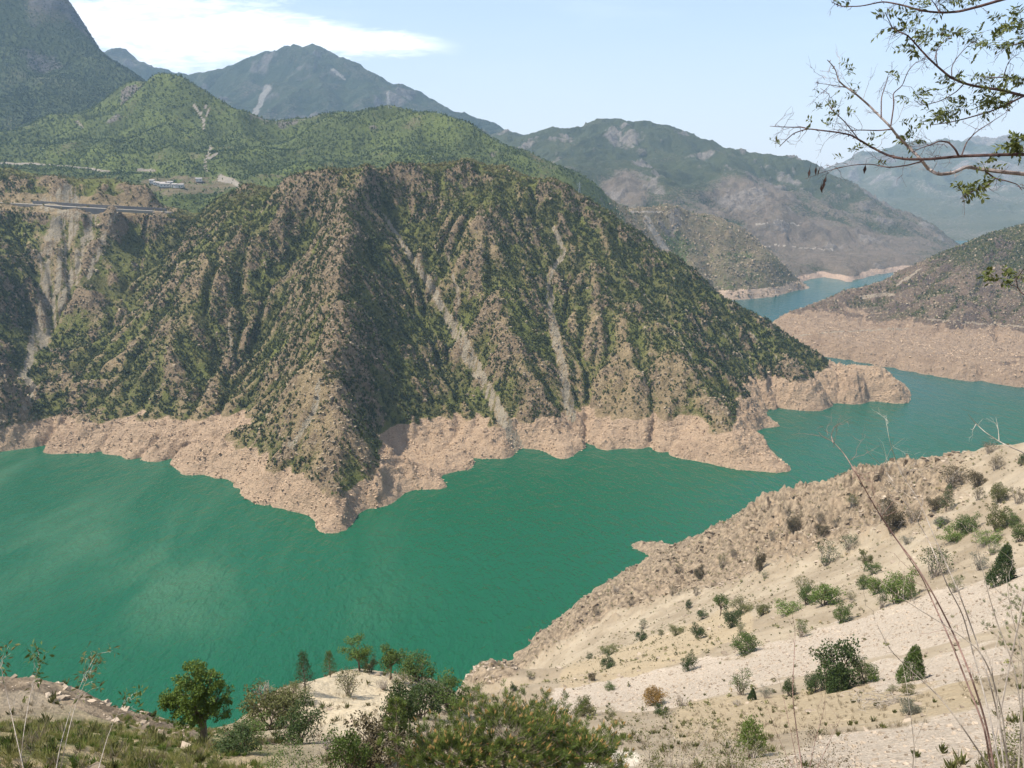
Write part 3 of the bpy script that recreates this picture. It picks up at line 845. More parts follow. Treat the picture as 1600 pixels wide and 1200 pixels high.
scatter('wood', 'mixed woodland covering the green hills behind', 'wood', gx, gy, gz, vis * (smooth(gv, 0.2, 0.9) + 0.02), 80000, gc, (1.1, 2.7), (0.9, 1.4), 8, wood_mat, 12,
        tint=0.45 + 0.5 * fbm(gx / 120, gy / 120, 4, 97), size=0.6)
gx, gy, gz, gv, gpx, gpy, gc = G7
vis = smooth(gpx, -80, -20) * smooth(gpx, 300, 260) * smooth(gpy, -60, -20) * smooth(gpy, 250, 230) * smooth(gy, 2950, 2900)
scatter('wood', 'thin dark woodland on the flank of the steep left mountain', 'wood', gx, gy, gz, vis * (smooth(gv, 0.2, 0.9) + 0.04), 26000, gc, (1.2, 2.8), (0.9, 1.4), 8, foliage_mat('dark_wood_leaves', (0.030, 0.046, 0.017), (0.066, 0.090, 0.028)), 14,
        tint=0.25 + 0.5 * fbm(gx / 120, gy / 120, 4, 98), size=0.6)
bx, by, bz, bv, br, bs, bc = BANK
bkx, bky = project(bx, by, bz)
vis = smooth(bkx, 1680, 1640) * (br < 0.1) * (bz > WZ + 30)
scatter('scrub', 'low scrub speckling the top of the right headland', 'scrub', bx, by, bz, vis * (smooth(bv, 0.2, 0.8) + 0.05), 8000, bc, (0.7, 2.2), (0.8, 1.3), 18, scrub_mat, 13)


def rocks(name, label, gx, gy, gz, prob, n, cellsz, s0, s1, mat, seed):
    """broken rock blocks lying on a slope"""
    rng = np.random.RandomState(seed)
    p = np.maximum(prob.ravel(), 0); cdf = np.cumsum(p); cdf /= cdf[-1]
    i = np.clip(np.searchsorted(cdf, rng.rand(n)), 0, len(p) - 1)
    c0 = np.stack([gx.ravel()[i] + (rng.rand(n) - .5) * cellsz, gy.ravel()[i] + (rng.rand(n) - .5) * cellsz, gz.ravel()[i]], 1)
    s = s0 + (s1 - s0) * rng.rand(n) ** 2.2
    cube = np.array([(x, y, z) for z in (-1, 1) for y in (-1, 1) for x in (-1, 1)], float) * 0.6
    Fq = np.array([(0, 2, 3, 1), (4, 5, 7, 6), (0, 1, 5, 4), (2, 6, 7, 3), (0, 4, 6, 2), (1, 3, 7, 5)])
    V = cube[None] * (0.5 + 0.9 * rng.rand(n, 8, 1)) + 0.18 * rng.normal(size=(n, 8, 3))
    a = rng.rand(n) * 6.28; ca, sa = np.cos(a)[:, None], np.sin(a)[:, None]
    V = np.stack([V[..., 0] * ca - V[..., 1] * sa, V[..., 0] * sa + V[..., 1] * ca, V[..., 2] * (0.6 + 0.7 * rng.rand(n, 1))], -1) * s[:, None, None] + c0[:, None]
    o = mesh_np(name, V.reshape(-1, 3), (np.arange(n)[:, None, None] * 8 + Fq[None]).reshape(-1, 4), mat, dict(tint=np.repeat(rng.rand(n), 8)), smooth_=False)
    return tag(o, label, 'rocks', kind='stuff')


def rock_mat(name, a, b):
    m, t = material(name)
    n_ = t.noise(t.n('ShaderNodeNewGeometry').outputs['Position'], 0.9, 4, 0.65)
    c = t.mix(t.attr('tint'), a, b); c = t.mix(t.m('MULTIPLY', t.step(n_, 0.5, 0.3), 0.5), c, [q * 0.45 for q in a])
    finish(t, c, 0.92, None, 0.1)
    return m


M_PINK = rock_mat('shore_rock', (0.30, 0.215, 0.145), (0.50, 0.37, 0.25))
M_CRAG = rock_mat('crag_rock', (0.20, 0.155, 0.105), (0.36, 0.285, 0.195))
vis = smooth(pX, -60, -20) * smooth(Y, 1080, 1000)
rocks('shore_rocks', 'broken pinkish rocks along the bare shore band of the near hill', X, Y, Z, vis * (ring > 0.5) * (Z > WZ - 0.6) * (0.3 + smooth(fbm(X / 18, Y / 18, 3, 99), -0.2, 0.3)), 13000, cs, 0.25, 1.2, M_PINK, 31)
rocks('crag_rocks', 'brown outcrop blocks between the scrub of the near hill', X, Y, Z, vis * (ring < 0.3) * (scree < 0.4) * np.clip(rockm + 0.25 * smooth(cut_, 0, -3), 0, 1) * (1 - plate), 15000, cs, 0.4, 1.9, M_CRAG, 32)
vis = smooth(bkx, 1680, 1640) * smooth(by, 1500, 1460)
rocks('shore_rocks', 'broken rocks on the bare shore of the right headland', bx, by, bz, vis * (br > 0.4) * (bz > WZ - 0.6), 6000, bc, 0.4, 1.7, M_PINK, 33)
rocks('crag_rocks', 'brown rock blocks on the upper slope of the right headland', bx, by, bz, vis * (br < 0.4), 7000, bc, 0.5, 2.2, M_CRAG, 34)
gx, gy, gz, gv, gpx, gpy, gc = G2
rocks('crag_rocks', 'grey rock blocks on the promontory behind the near hill', gx, gy, gz, smooth(gpx, 940, 990) * smooth(gpx, 1280, 1250) * (gz > WZ) * (gy > 1540) * (gy < 1900), 5000, gc, 0.7, 3.2, M_CRAG, 35)
# ------------------------------------------------------------------ near slope under the viewpoint
fc = []
near = [(0, 1200, 17), (200, 1200, 19), (400, 1200, 22), (600, 1200, 21), (800, 1200, 22), (1000, 1200, 34), (1200, 1200, 27), (1400, 1200, 21), (1600, 1200, 16), (1800, 1200, 13), (-250, 1200, 15),
        (0, 1130, 29), (150, 1150, 28), (260, 1160, 30), (330, 1170, 34), (420, 1150, 38), (560, 1160, 30), (700, 1160, 31), (800, 1140, 50), (480, 1110, 52), (560, 1090, 58), (640, 1100, 52), (700, 1100, 60), (740, 1110, 75), (600, 1130, 40), (-250, 1130, 30)]
edge = [(-500, 1035, 44), (-250, 1050, 45), (0, 1063, 45), (60, 1066, 46), (130, 1086, 46), (170, 1106, 45), (240, 1126, 44), (285, 1142, 43), (340, 1150, 46), (380, 1122, 52), (415, 1090, 57), (460, 1074, 61),
        (500, 1060, 66), (540, 1048, 70), (575, 1046, 71), (610, 1052, 71), (650, 1060, 71), (690, 1068, 74)]
for q in near: fc.append(pt(*q))
for q in edge:
    p = pt(*q); fc += [p, behind(p, 12, -11), behind(p, 45, -48), behind(p, 130, -140), behind(p, 260, -235)]
rs = [(738, 1068, 215), (750, 1046, 222), (768, 1035, 230), (790, 1040, 246), (800, 1056, 242), (778, 1062, 225), (758, 1074, 205), (790, 1085, 175), (740, 1095, 150), (820, 1062, 262), (850, 1080, 190), (900, 1050, 235), (900, 1000, 345), (900, 1150, 62), (950, 1100, 105), (1000, 1120, 88), (1000, 1080, 135), (1100, 1060, 130),
      (1000, 1000, 250), (1100, 980, 215), (1200, 1050, 108), (1300, 1050, 92), (1400, 1050, 78), (1500, 1050, 65), (1600, 1050, 53), (1200, 950, 198), (1300, 950, 165), (1400, 950, 138), (1500, 950, 113), (1600, 950, 90), (1600, 900, 113),
      (1400, 850, 235), (1300, 850, 305), (1200, 870, 350), (1200, 910, 272), (1100, 900, 370), (1100, 940, 300), (1500, 870, 175), (1400, 800, 295), (1500, 800, 230), (1600, 800, 165), (1600, 750, 205), (1000, 940, 365), (1000, 910, 415),
      (1000, 1150, 60), (1100, 1130, 70), (1200, 1130, 58), (1300, 1130, 50), (1400, 1130, 42), (1500, 1130, 36), (1600, 1130, 30), (1750, 1050, 45), (1750, 900, 95), (1750, 780, 170), (1900, 1000, 50), (1900, 800, 150)]
for q in rs: fc.append(pt(*q))
for q in [(1130, 836, 455), (1165, 815, 448), (1200, 801, 440), (1250, 788, 424), (1300, 779, 405), (1340, 770, 390), (1375, 764, 375), (1440, 744, 340), (1500, 720, 300), (1550, 702, 275), (1600, 689, 258), (1700, 655, 235), (1850, 610, 220), (2100, 540, 220)]:
    p = pt(*q); fc += [p, behind(p, 22, -16), behind(p, 90, max(-75, WZ - 15 - p[2])), behind(p, 200, WZ - 40 - p[2])]
shr = [(750, 1040), (785, 1034), (803, 1030), (806, 1020), (835, 995), (870, 968), (900, 943), (930, 920), (975, 898), (1012, 884), (1030, 878), (1018, 868), (1002, 856), (1006, 850), (1040, 857), (1064, 856), (1090, 848)]
for q in shr:
    p = wp(*q); fc += [p, behind(p, 14, -9), behind(p, 60, -35), behind(p, 200, -60)]
for q in [(850, 1010, 0), (950, 930, 0), (1040, 870, 0), (1090, 862, 0)]:
    p = wp(q[0], q[1] + 0, 6); fc.append(p)
fc += [np.array([2.6 * math.cos(a), 2.6 * math.sin(a) - 1.6, -1.75]) for a in np.linspace(0, 6.28, 9)[:-1]]
for px in (-400, 0, 400, 800, 1200, 1600, 2000):
    u = (px - 800) / F; e_ = 0.6 if px > 1300 else 0.0
    fc += [np.array([u * 3.4, 3.4, -4.6]), np.array([u * 5.5, 5.5, -7.0 + e_]), np.array([u * 9, 9.0, -10.4 + 1.2 * e_])]
    if px < 1300: fc.append(np.array([u * 13, 13.0, -13.8]))
fc += [np.array(q) for q in [(40, 0, -5), (-40, 0, -6), (0, -12, 0.5), (40, -25, 8), (-40, -25, 8), (0, -60, 30), (150, -20, 12), (-150, -20, 10), (300, -100, 60), (-300, -100, 60), (0, -300, 150), (300, 60, -40), (-200, 40, -70), (500, -300, 160), (-500, -300, 150), (500, 100, -60), (-500, 150, -255)]]
th = np.concatenate([np.linspace(-180, -44, 46)[:-1], np.linspace(-44, 44, 1000), np.linspace(44, 180, 46)[1:]])
th = np.radians(th)
Rg = np.exp(np.linspace(math.log(1.2), math.log(700), 1500))
TH, RR = np.meshgrid(th, Rg)
FX, FY = RR * np.sin(TH), RR * np.cos(TH)
FZ = rbf(fc, FX, FY, 2.0)
fpx, fpy = project(FX, FY, FZ)
fr = FY > 2
wob = 9 * fbm(FX / 9, FY / 9, 4, 601)
d_r, _ = seg_dist(fpx + wob, fpy + wob, [(748, 1055), (790, 1040), (850, 1000), (950, 935), (1050, 885), (1150, 860), (1280, 815), (1400, 790), (1470, 765), (1620, 720)])
wdt = 22 + 35 * smooth(fpx, 850, 1150)
rockz = smooth(d_r / wdt, 1.35, 0.55) * smooth(fpx, 1640, 1350) * fr
rockz = np.maximum(rockz, 0.8 * smooth(np.hypot((fpx - 1330) / 90, (fpy - 815) / 45), 1.2, 0.6) * fr)
d_l, _ = seg_dist(fpx + wob, fpy + wob * 0.5, [(-60, 1066), (60, 1070), (150, 1105), (240, 1130), (290, 1146)])
rockz = np.maximum(rockz, smooth(d_l, 22, 8) * fr)
rockz = np.maximum(rockz, smooth(np.hypot((fpx - 760) / 34, (fpy - 1052) / 24), 1.2, 0.6) * fr)
sc_ = np.zeros_like(FZ)
for ln, w0, w1 in [([(1700, 905), (1600, 928), (1450, 975), (1300, 1012), (1150, 1052), (1000, 1082), (880, 1098)], 52, 22), ([(1700, 1120), (1600, 1135), (1450, 1165), (1300, 1195), (1200, 1230)], 60, 36), ([(1380, 1060), (1560, 1030)], 26, 26)]:
    d, q = seg_dist(fpx + wob, fpy + wob * 1.6, ln)
    sc_ = np.maximum(sc_, smooth(d / (w0 + (w1 - w0) * q), 1.25, 0.6) * fr)
straw = np.zeros_like(FZ)
for ln, w0 in [([(1500, 1085), (1350, 1100), (1200, 1120), (1080, 1130)], 36), ([(1150, 975), (1000, 1030), (900, 1065)], 30)]:
    d, q = seg_dist(fpx, fpy + wob, ln); straw = np.maximum(straw, smooth(d / w0, 1.3, 0.5) * fr)
knoll = smooth(np.hypot((fpx - 560) / 95, (fpy - 1095) / 50), 1.25, 0.8) * fr
turf = smooth(np.hypot((fpx - 150) / 330, (fpy - 1200) / 85), 1.25, 0.7) * fr
path_ = smooth(seg_dist(fpx, fpy, [(850, 1215), (930, 1186), (985, 1186)])[0] / 14, 1.3, 0.7) * fr
amp = smooth(RR, 3, 10)
big = smooth(RR, 60, 140)
landf = smooth(FZ, WZ - 4, WZ + 12)
FZ = FZ + amp * (0.30 * fbm(FX / 5, FY / 5, 4, 611) + 0.10 * fbm(FX / 1.2, FY / 1.2, 3, 613) * (1 - smooth(RR, 150, 300))) * (1 - 0.6 * sc_)
FZ = FZ + big * landf * (1 - rockz) * (1 - 0.8 * sc_) * (1.6 * fbm(FX / 24, FY / 24, 4, 615) + 0.45 * ridged(FX / 9, FY / 9, 3, 616))
sz = np.clip(RR / 230, 0.12, 1.0)
rk = 1.5 * (ridged(FX / 38, FY / 38, 5, 619, 0.6) - 0.15) * 6.5 + (ridged(FX / 13, FY / 13, 5, 621, 0.6) - 0.15) * 2.6 * (0.4 + 1.2 * smooth(fbm(FX / 30, FY / 30, 3, 623), -0.2, 0.3)) + (ridged(FX / 5.2, FY / 5.2, 4, 625, 0.6)) * 0.9
rkn = (ridged(FX / 4, FY / 4, 5, 631, 0.6) - 0.1) * 0.8
knobf = 1 - 0.8 * smooth(np.hypot((fpx - 770) / 55, (fpy - 1052) / 45), 1.3, 0.8)
knobf = knobf * (1 + 0.6 * smooth(fpx, 1120, 1200) * smooth(fpx, 1560, 1450))
FZ = FZ + rockz * knobf * landf * np.where(RR > 120, rk, rkn) * (0.55 + 0.45 * smooth(RR, 40, 200))
shelf = ((FZ * 0.7 + FX * 0.25 + fbm(FX / 20, FY / 20, 3, 641) * 3) / 2.4) % 1.0
FZ = FZ + rockz * knobf * landf * smooth(RR, 100, 200) * np.abs(shelf - 0.5) * 1.8

sa, sb = wp(1001, 853), wp(1062, 874)          # the little rock spit
ds, qs = seg_dist(FX, FY, [sa[:2], ((sa + sb) / 2 + (0, 3, 0))[:2], sb[:2]])
spit = WZ + 3.2 + 5.0 * qs - ds * (0.62 - 0.2 * qs) + 1.3 * ridged(FX / 4, FY / 4, 3, 671)
rockz = np.where((spit > FZ) & (ds < 14), 1.0, rockz)
FZ = np.where(ds < 14, np.maximum(FZ, spit), FZ)

m, t = material('near_slope')
pos = t.n('ShaderNodeNewGeometry').outputs['Position']
aR, aS, aG, aK, aT, aP = (t.attr(q) for q in ('rock', 'scree', 'straw', 'knoll', 'turf', 'path'))
nb = t.noise(pos, 0.06, 6, 0.6); nm = t.noise(pos, 0.45, 6, 0.65); nf = t.noise(pos, 2.6, 5, 0.7); nv = t.noise(pos, 9.0, 3, 0.7)
base = t.mix(t.step(nb, 0.35, 0.65), (0.345, 0.285, 0.208), (0.25, 0.20, 0.14))
base = t.mix(t.m('MULTIPLY', t.step(nm, 0.5, 0.72), 0.5), base, (0.24, 0.185, 0.11))
base = t.mix(t.m('MULTIPLY', t.step(nf, 0.55, 0.75), 0.5), base, (0.16, 0.125, 0.085))
base = t.mix(t.m('MULTIPLY', t.step(nf, 0.42, 0.25), 0.4), base, (0.56, 0.47, 0.35))
stw = t.mix(t.step(nf, 0.3, 0.7), (0.40, 0.32, 0.215), (0.275, 0.215, 0.135))
base = t.mix(t.m('MULTIPLY', t.step(t.m('ADD', aG, t.m('MULTIPLY', t.m('SUBTRACT', nm, 0.5), 0.9)), 0.35, 0.7), 0.85), base, stw)
kn = t.mix(t.step(nf, 0.35, 0.7), (0.50, 0.42, 0.30), (0.38, 0.31, 0.21))
base = t.mix(aK, base, kn)
tf = t.mix(t.step(nm, 0.4, 0.62), (0.30, 0.235, 0.14), (0.085, 0.10, 0.03))
base = t.mix(t.m('MULTIPLY', aT, 0.9), base, tf)
# scree: loose grey-pink stones
vo = t.n('ShaderNodeTexVoronoi', inp={'Vector': pos, 'Scale': 3.0, 'Randomness': 1.0})
vo2 = t.n('ShaderNodeTexVoronoi', inp={'Vector': pos, 'Scale': 7.5, 'Randomness': 1.0})
vs = t.n('ShaderNodeSeparateColor', inp={0: vo.outputs[1]}).outputs[0]
vs2 = t.n('ShaderNodeSeparateColor', inp={0: vo2.outputs[1]}).outputs[0]
st = t.mix(t.m('ADD', t.m('MULTIPLY', vs, 0.3), t.m('MULTIPLY', vs2, 0.7)), (0.30, 0.245, 0.19), (0.55, 0.465, 0.375))
gapm = t.m('MULTIPLY', t.step(nf, 0.5, 0.7), 0.4)
st = t.mix(gapm, st, (0.20, 0.165, 0.125))
base = t.mix(t.step(t.m('ADD', aS, t.m('ADD', t.m('MULTIPLY', t.m('SUBTRACT', nm, 0.5), 0.9), t.m('MULTIPLY', t.m('SUBTRACT', nb, 0.5), 1.4))), 0.35, 0.7), base, st)
rkc = t.mix(t.step(nm, 0.3, 0.7), (0.105, 0.08, 0.056), (0.31, 0.24, 0.165))
rkc = t.mix(t.m('MULTIPLY', t.step(nb, 0.5, 0.7), 0.4), rkc, (0.32, 0.24, 0.165))
rkc = t.mix(t.m('MULTIPLY', t.step(nf, 0.44, 0.3), 0.5), rkc, (0.13, 0.095, 0.075))
base = t.mix(t.step(t.m('ADD', aR, t.m('MULTIPLY', t.m('SUBTRACT', nm, 0.5), 0.9)), 0.35, 0.65), base, rkc)
base = t.mix(aP, base, (0.58, 0.51, 0.41))
hg = t.m('ADD', t.m('ADD', t.m('MULTIPLY', nm, 0.7), t.m('MULTIPLY', nf, 0.28)), t.m('MULTIPLY', nv, 0.06))
hg = t.m('ADD', hg, t.m('MULTIPLY', t.m('MULTIPLY', aS, t.m('SUBTRACT', 1.0, vo2.outputs[0])), 0.16))
finish(t, base, 0.92, bump(t, hg, 1.0, 0.8), 0.12)
slope_o = grid_mesh('slope', FX, FY, FZ, m, dict(rock=rockz, scree=sc_, straw=straw, knoll=knoll, turf=turf, path=path_), keep=FZ > WZ - 8)
tag(slope_o, 'dry stony near slope falling from the viewpoint to the lake', 'slope', kind='structure')

_lth, _l0, _dl = th, math.log(1.2), (math.log(700) - math.log(1.2)) / 1499


def ground(x, y):
    """height of the near slope under x,y"""
    x = np.atleast_1d(np.asarray(x, float)); y = np.atleast_1d(np.asarray(y, float))
    a = np.arctan2(x, y); r = np.maximum(np.hypot(x, y), 1.21)
    j = np.clip(np.searchsorted(_lth, a) - 1, 0, len(_lth) - 2); fj = (a - _lth[j]) / (_lth[j + 1] - _lth[j])
    i_ = np.clip((np.log(r) - _l0) / _dl, 0, 1498.999); i = i_.astype(int); fi = i_ - i
    return (FZ[i, j] * (1 - fi) * (1 - fj) + FZ[i + 1, j] * fi * (1 - fj) + FZ[i, j + 1] * (1 - fi) * fj + FZ[i + 1, j + 1] * fi * fj)


def hit(px, py, y0=9.0):
    """where the photo's ray through px,py meets the near slope"""
    d = ray(px, py) / ray(px, py)[1]
    yy = np.exp(np.linspace(math.log(y0), math.log(560), 2500))
    below = d[2] * yy < ground(d[0] * yy, yy)
    k = np.argmax(below) if below.any() else len(yy) - 1
    p = d * yy[k]
    return np.array([p[0], p[1], float(ground(p[0], p[1])[0])])
# ------------------------------------------------------------------ plant building
class MB:
    def __init__(self):
        self.V = []; self.Fq = []; self.T = []; self.n = 0

    def add(self, V, Fq, tint):
        V = np.asarray(V, float); self.V.append(V); self.Fq.append(np.asarray(Fq) + self.n)
        self.T.append(np.full(len(V), tint) if np.isscalar(tint) else np.asarray(tint)); self.n += len(V)

    def tube(self, pts, r0, r1, sides=6, tint=0.5):
        pts = np.asarray(pts, float); n = len(pts)
        d = np.gradient(pts, axis=0); d /= np.linalg.norm(d, axis=1)[:, None] + 1e-9
        ref = np.array([0.31, 0.17, 0.93]) if abs(d[0, 2]) < 0.9 else np.array([1.0, 0.1, 0])
        a = np.cross(d, ref); a /= np.linalg.norm(a, axis=1)[:, None] + 1e-9
        b = np.cross(d, a)
        r = np.linspace(r0, r1, n) if np.isscalar(r0) else np.asarray(r0)
        an = np.linspace(0, 2 * math.pi, sides, endpoint=False)
        V = pts[:, None] + r[:, None, None] * (np.cos(an)[None, :, None] * a[:, None] + np.sin(an)[None, :, None] * b[:, None])
        i = np.arange(n - 1)[:, None] * sides; j = np.arange(sides)[None]; k = (j + 1) % sides
        Fq = np.stack([i + j, i + k, i + sides + k, i + sides + j], -1).reshape(-1, 4)
        self.add(V.reshape(-1, 3), Fq, tint)

    def leaves(self, p, d, nrm, L, W, tint):
        """folded diamond leaves"""
        n = len(p); d = d / (np.linalg.norm(d, axis=1)[:, None] + 1e-9)
        s = np.cross(d, nrm); s /= np.linalg.norm(s, axis=1)[:, None] + 1e-9
        u = np.cross(s, d)
        L = np.broadcast_to(L, (n,))[:, None]; W = np.broadcast_to(W, (n,))[:, None]
        V = np.stack([p, p + d * L * .5 + s * W + u * W * .4, p + d * L, p + d * L * .5 - s * W + u * W * .4], 1)
        self.add(V.reshape(-1, 3), np.arange(4 * n).reshape(-1, 4), np.repeat(np.broadcast_to(tint, (n,)), 4))

    def build(self, name, mat, parent=None):
        if not self.V: self.add([(0, 0, 0), (0.001, 0, 0), (0, 0.001, 0), (0.001, .001, 0)], [(0, 1, 3, 2)], 0.5)
        return mesh_np(name, np.concatenate(self.V), np.concatenate(self.Fq), mat, dict(tint=np.concatenate(self.T)), smooth_=False, parent=parent)


def thing(name, label, cat, loc=(0, 0, 0), rz=0.0, group=None):
    o = link(bpy.data.objects.new(name, None)); o.empty_display_size = 0.2
    o.location = loc; o.rotation_euler = (0, 0, rz)
    return tag(o, label, cat, group)


def rv(rng, n=1):
    v = rng.normal(size=(n, 3)); return v / np.linalg.norm(v, axis=1)[:, None]


def curve(a, b, sag, rng, n=7, wob=0.06):
    a, b = np.asarray(a, float), np.asarray(b, float)
    t = np.linspace(0, 1, n)[:, None]; L = np.linalg.norm(b - a)
    p = a + (b - a) * t + np.array([0, 0, 1]) * (np.sin(t * math.pi) * sag * L)
    w_ = np.cumsum(rng.normal(size=(n, 3)), axis=0); w_ -= t * w_[-1]
    return p + w_ * wob * L / math.sqrt(n)


def leaf_cloud(mb, centers, rad, per, L, W, rng, tint=(0.2, 0.8), up=0.4, squash=0.8):
    for c, r in zip(centers, np.broadcast_to(rad, (len(centers),))):
        u = rv(rng, per); k = rng.rand(per, 1) ** 0.45
        p = c + u * k * r * np.array([1, 1, squash])
        d = u * 0.7 + rv(rng, per) * 0.7 + np.array([0, 0, -0.1])
        nr = rv(rng, per) * 0.8 + np.array([0, 0, up]) + u * 0.4
        t0 = rng.rand() * 0.5
        mb.leaves(p, d, nr, L * (0.7 + 0.6 * rng.rand(per)), W * (0.7 + 0.6 * rng.rand(per)), np.clip(tint[0] + (tint[1] - tint[0]) * (0.5 * rng.rand(per) + t0), 0, 1))


def bark_mat(name, a, b):
    m, t = material(name)
    pos = t.n('ShaderNodeTexCoord').outputs['Object']
    n_ = t.noise(t.mapping(pos, (9, 9, 2.5)), 3.0, 5, 0.65)
    c = t.mix(t.step(n_, 0.3, 0.7), a, b)
    finish(t, c, 0.85, bump(t, n_, 0.02, 0.7), 0.15)
    return m


BARK = bark_mat('bark', (0.10, 0.075, 0.055), (0.22, 0.18, 0.14))
REDBARK = bark_mat('red_twig_bark', (0.17, 0.10, 0.085), (0.34, 0.23, 0.195))
PALEBARK = bark_mat('pale_twig_bark', (0.30, 0.25, 0.21), (0.48, 0.43, 0.38))
DEADW = bark_mat('dead_wood', (0.24, 0.20, 0.165), (0.42, 0.37, 0.31))


def leafmat(name, ca, cb, cc=None):
    m, t = material(name)
    a = t.attr('tint')
    c = t.mix(a, ca, cb)
    if cc: c = t.mix(t.step(a, 0.8, 0.95), c, cc)
    b = t.n('ShaderNodeBsdfPrincipled'); t.set(b, 'Base Color', c); t.set(b, 'Roughness', 0.6); t.set(b, 'Specular IOR Level', 0.25)
    tr = t.n('ShaderNodeBsdfTranslucent', inp={0: c})
    mx = t.n('ShaderNodeMixShader', inp={0: 0.22, 1: b, 2: tr})
    t.n('ShaderNodeOutputMaterial', inp={0: mx})
    return m


LM = dict(
    green=leafmat('green_leaves', (0.035, 0.062, 0.012), (0.105, 0.150, 0.030)),
    crown=leafmat('crown_leaves', (0.040, 0.075, 0.012), (0.150, 0.205, 0.030)),
    bright=leafmat('bright_leaves', (0.055, 0.095, 0.016), (0.150, 0.205, 0.040)),
    dark=leafmat('dark_leaves', (0.022, 0.042, 0.011), (0.066, 0.098, 0.026)),
    olive=leafmat('olive_leaves', (0.060, 0.070, 0.020), (0.150, 0.150, 0.050)),
    brown=leafmat('brown_leaves', (0.055, 0.045, 0.022), (0.130, 0.105, 0.055)),
    rust=leafmat('rusty_leaves', (0.130, 0.075, 0.018), (0.300, 0.185, 0.050)),
    grey=leafmat('grey_leaves', (0.075, 0.085, 0.060), (0.175, 0.180, 0.135)),
    dry=leafmat('dry_leaves', (0.150, 0.120, 0.075), (0.320, 0.265, 0.175)),
    pine=leafmat('pine_needles', (0.042, 0.074, 0.015), (0.200, 0.240, 0.050), (0.38, 0.24, 0.09)),
    turf=leafmat('turf_blades', (0.15, 0.165, 0.040), (0.36, 0.33, 0.130)),
    locust=leafmat('locust_leaflets', (0.035, 0.055, 0.012), (0.130, 0.150, 0.040)))


# --- small shrubs: unit plants (about 1 m wide, 1 m high), copied and scaled
def unit_shrub(rng, stems, clumps, per, L, W, crown_r, low=0.25, squash=0.8, open_=False):
    st, fo = MB(), MB(); cs = []
    for i in range(stems):
        a = i / stems * 6.283 + rng.rand() * 0.6; r = 0.15 + 0.30 * rng.rand(); z = low + (0.92 - low) * rng.rand()
        e = np.array([math.cos(a) * r, math.sin(a) * r, z])
        st.tube(curve((0, 0, -0.12), e, 0.05, rng, 6, 0.12), 0.022, 0.006, 5, rng.rand()); cs.append(e)
        for k in range(2):
            e2 = e + rv(rng)[0] * np.array([.2, .2, .16]); st.tube(curve(e * 0.7, e2, 0.02, rng, 4, 0.1), 0.009, 0.003, 4, rng.rand()); cs.append(e2)
    while len(cs) < clumps:
        a = rng.rand() * 6.283; r = 0.44 * math.sqrt(rng.rand()); z = low * 0.55 + (0.9 - low * 0.55) * rng.rand() * math.sqrt(max(0.05, 1 - (r / 0.52) ** 2))
        cs.append(np.array([math.cos(a) * r, math.sin(a) * r, z]))
    leaf_cloud(fo, cs[:clumps], crown_r, per, L, W, rng, squash=squash)
    return st, fo


def unit_cone(rng):
    st, fo = MB(), MB(); cs = []; rs = []
    st.tube([(0, 0, -0.12), (0.01, 0, 0.3), (0, 0.01, 0.95)], 0.04, 0.006, 6)
    for i in range(190):
        z = rng.rand() ** 1.3 * 0.95; r = 0.48 * (1 - z) ** 0.85 * (0.82 + 0.2 * rng.rand()); a = rng.rand() * 6.283
        cs.append(np.array([math.cos(a) * r, math.sin(a) * r, 0.03 + z])); rs.append(0.09)
    leaf_cloud(fo, cs, rs, 55, 0.042, 0.013, rng, up=0.6, squash=1.3)
    return st, fo


def unit_tree(rng):
    st, fo = MB(), MB(); cs = []
    st.tube(curve((0, 0, -0.12), (0.04, 0.02, 0.45), 0, rng, 6, 0.05), 0.035, 0.022, 7)
    for i in range(9):
        a = i * 2.4 + rng.rand(); r = 0.16 + 0.26 * rng.rand(); z = 0.5 + 0.42 * rng.rand()
        e = np.array([math.cos(a) * r, math.sin(a) * r, z]); st.tube(curve((0.03, 0.02, 0.3 + 0.15 * rng.rand()), e, 0.06, rng, 6, 0.08), 0.018, 0.005, 5); cs.append(e)
        cs.append(e + rv(rng)[0] * 0.12); cs.append(e * np.array([.6, .6, 1.0]) + rv(rng)[0] * 0.1)
    leaf_cloud(fo, cs, 0.12, 85, 0.042, 0.014, rng)
    return st, fo


def unit_conifer(rng):
    st, fo = MB(), MB()
    st.tube([(0, 0, -0.1), (0.01, 0.01, 0.5), (0, 0, 0.99)], 0.026, 0.004, 6)
    for i in range(48):
        z = 0.14 + 0.82 * i / 48; a = i * 2.4 + rng.rand() * .5; r = 0.40 * (1 - z) ** 0.7 + 0.03
        e = np.array([math.cos(a) * r, math.sin(a) * r, z + 0.05 + 0.06 * rng.rand()]); st.tube(curve((0, 0, z), e, -0.05, rng, 4, 0.05), 0.007, 0.002, 4)
        cs = [e * np.array([q, q, 1]) for q in (0.5, 0.8, 1.0)]
        leaf_cloud(fo, cs, 0.05, 11, 0.06, 0.008, rng, up=0.6)
    return st, fo


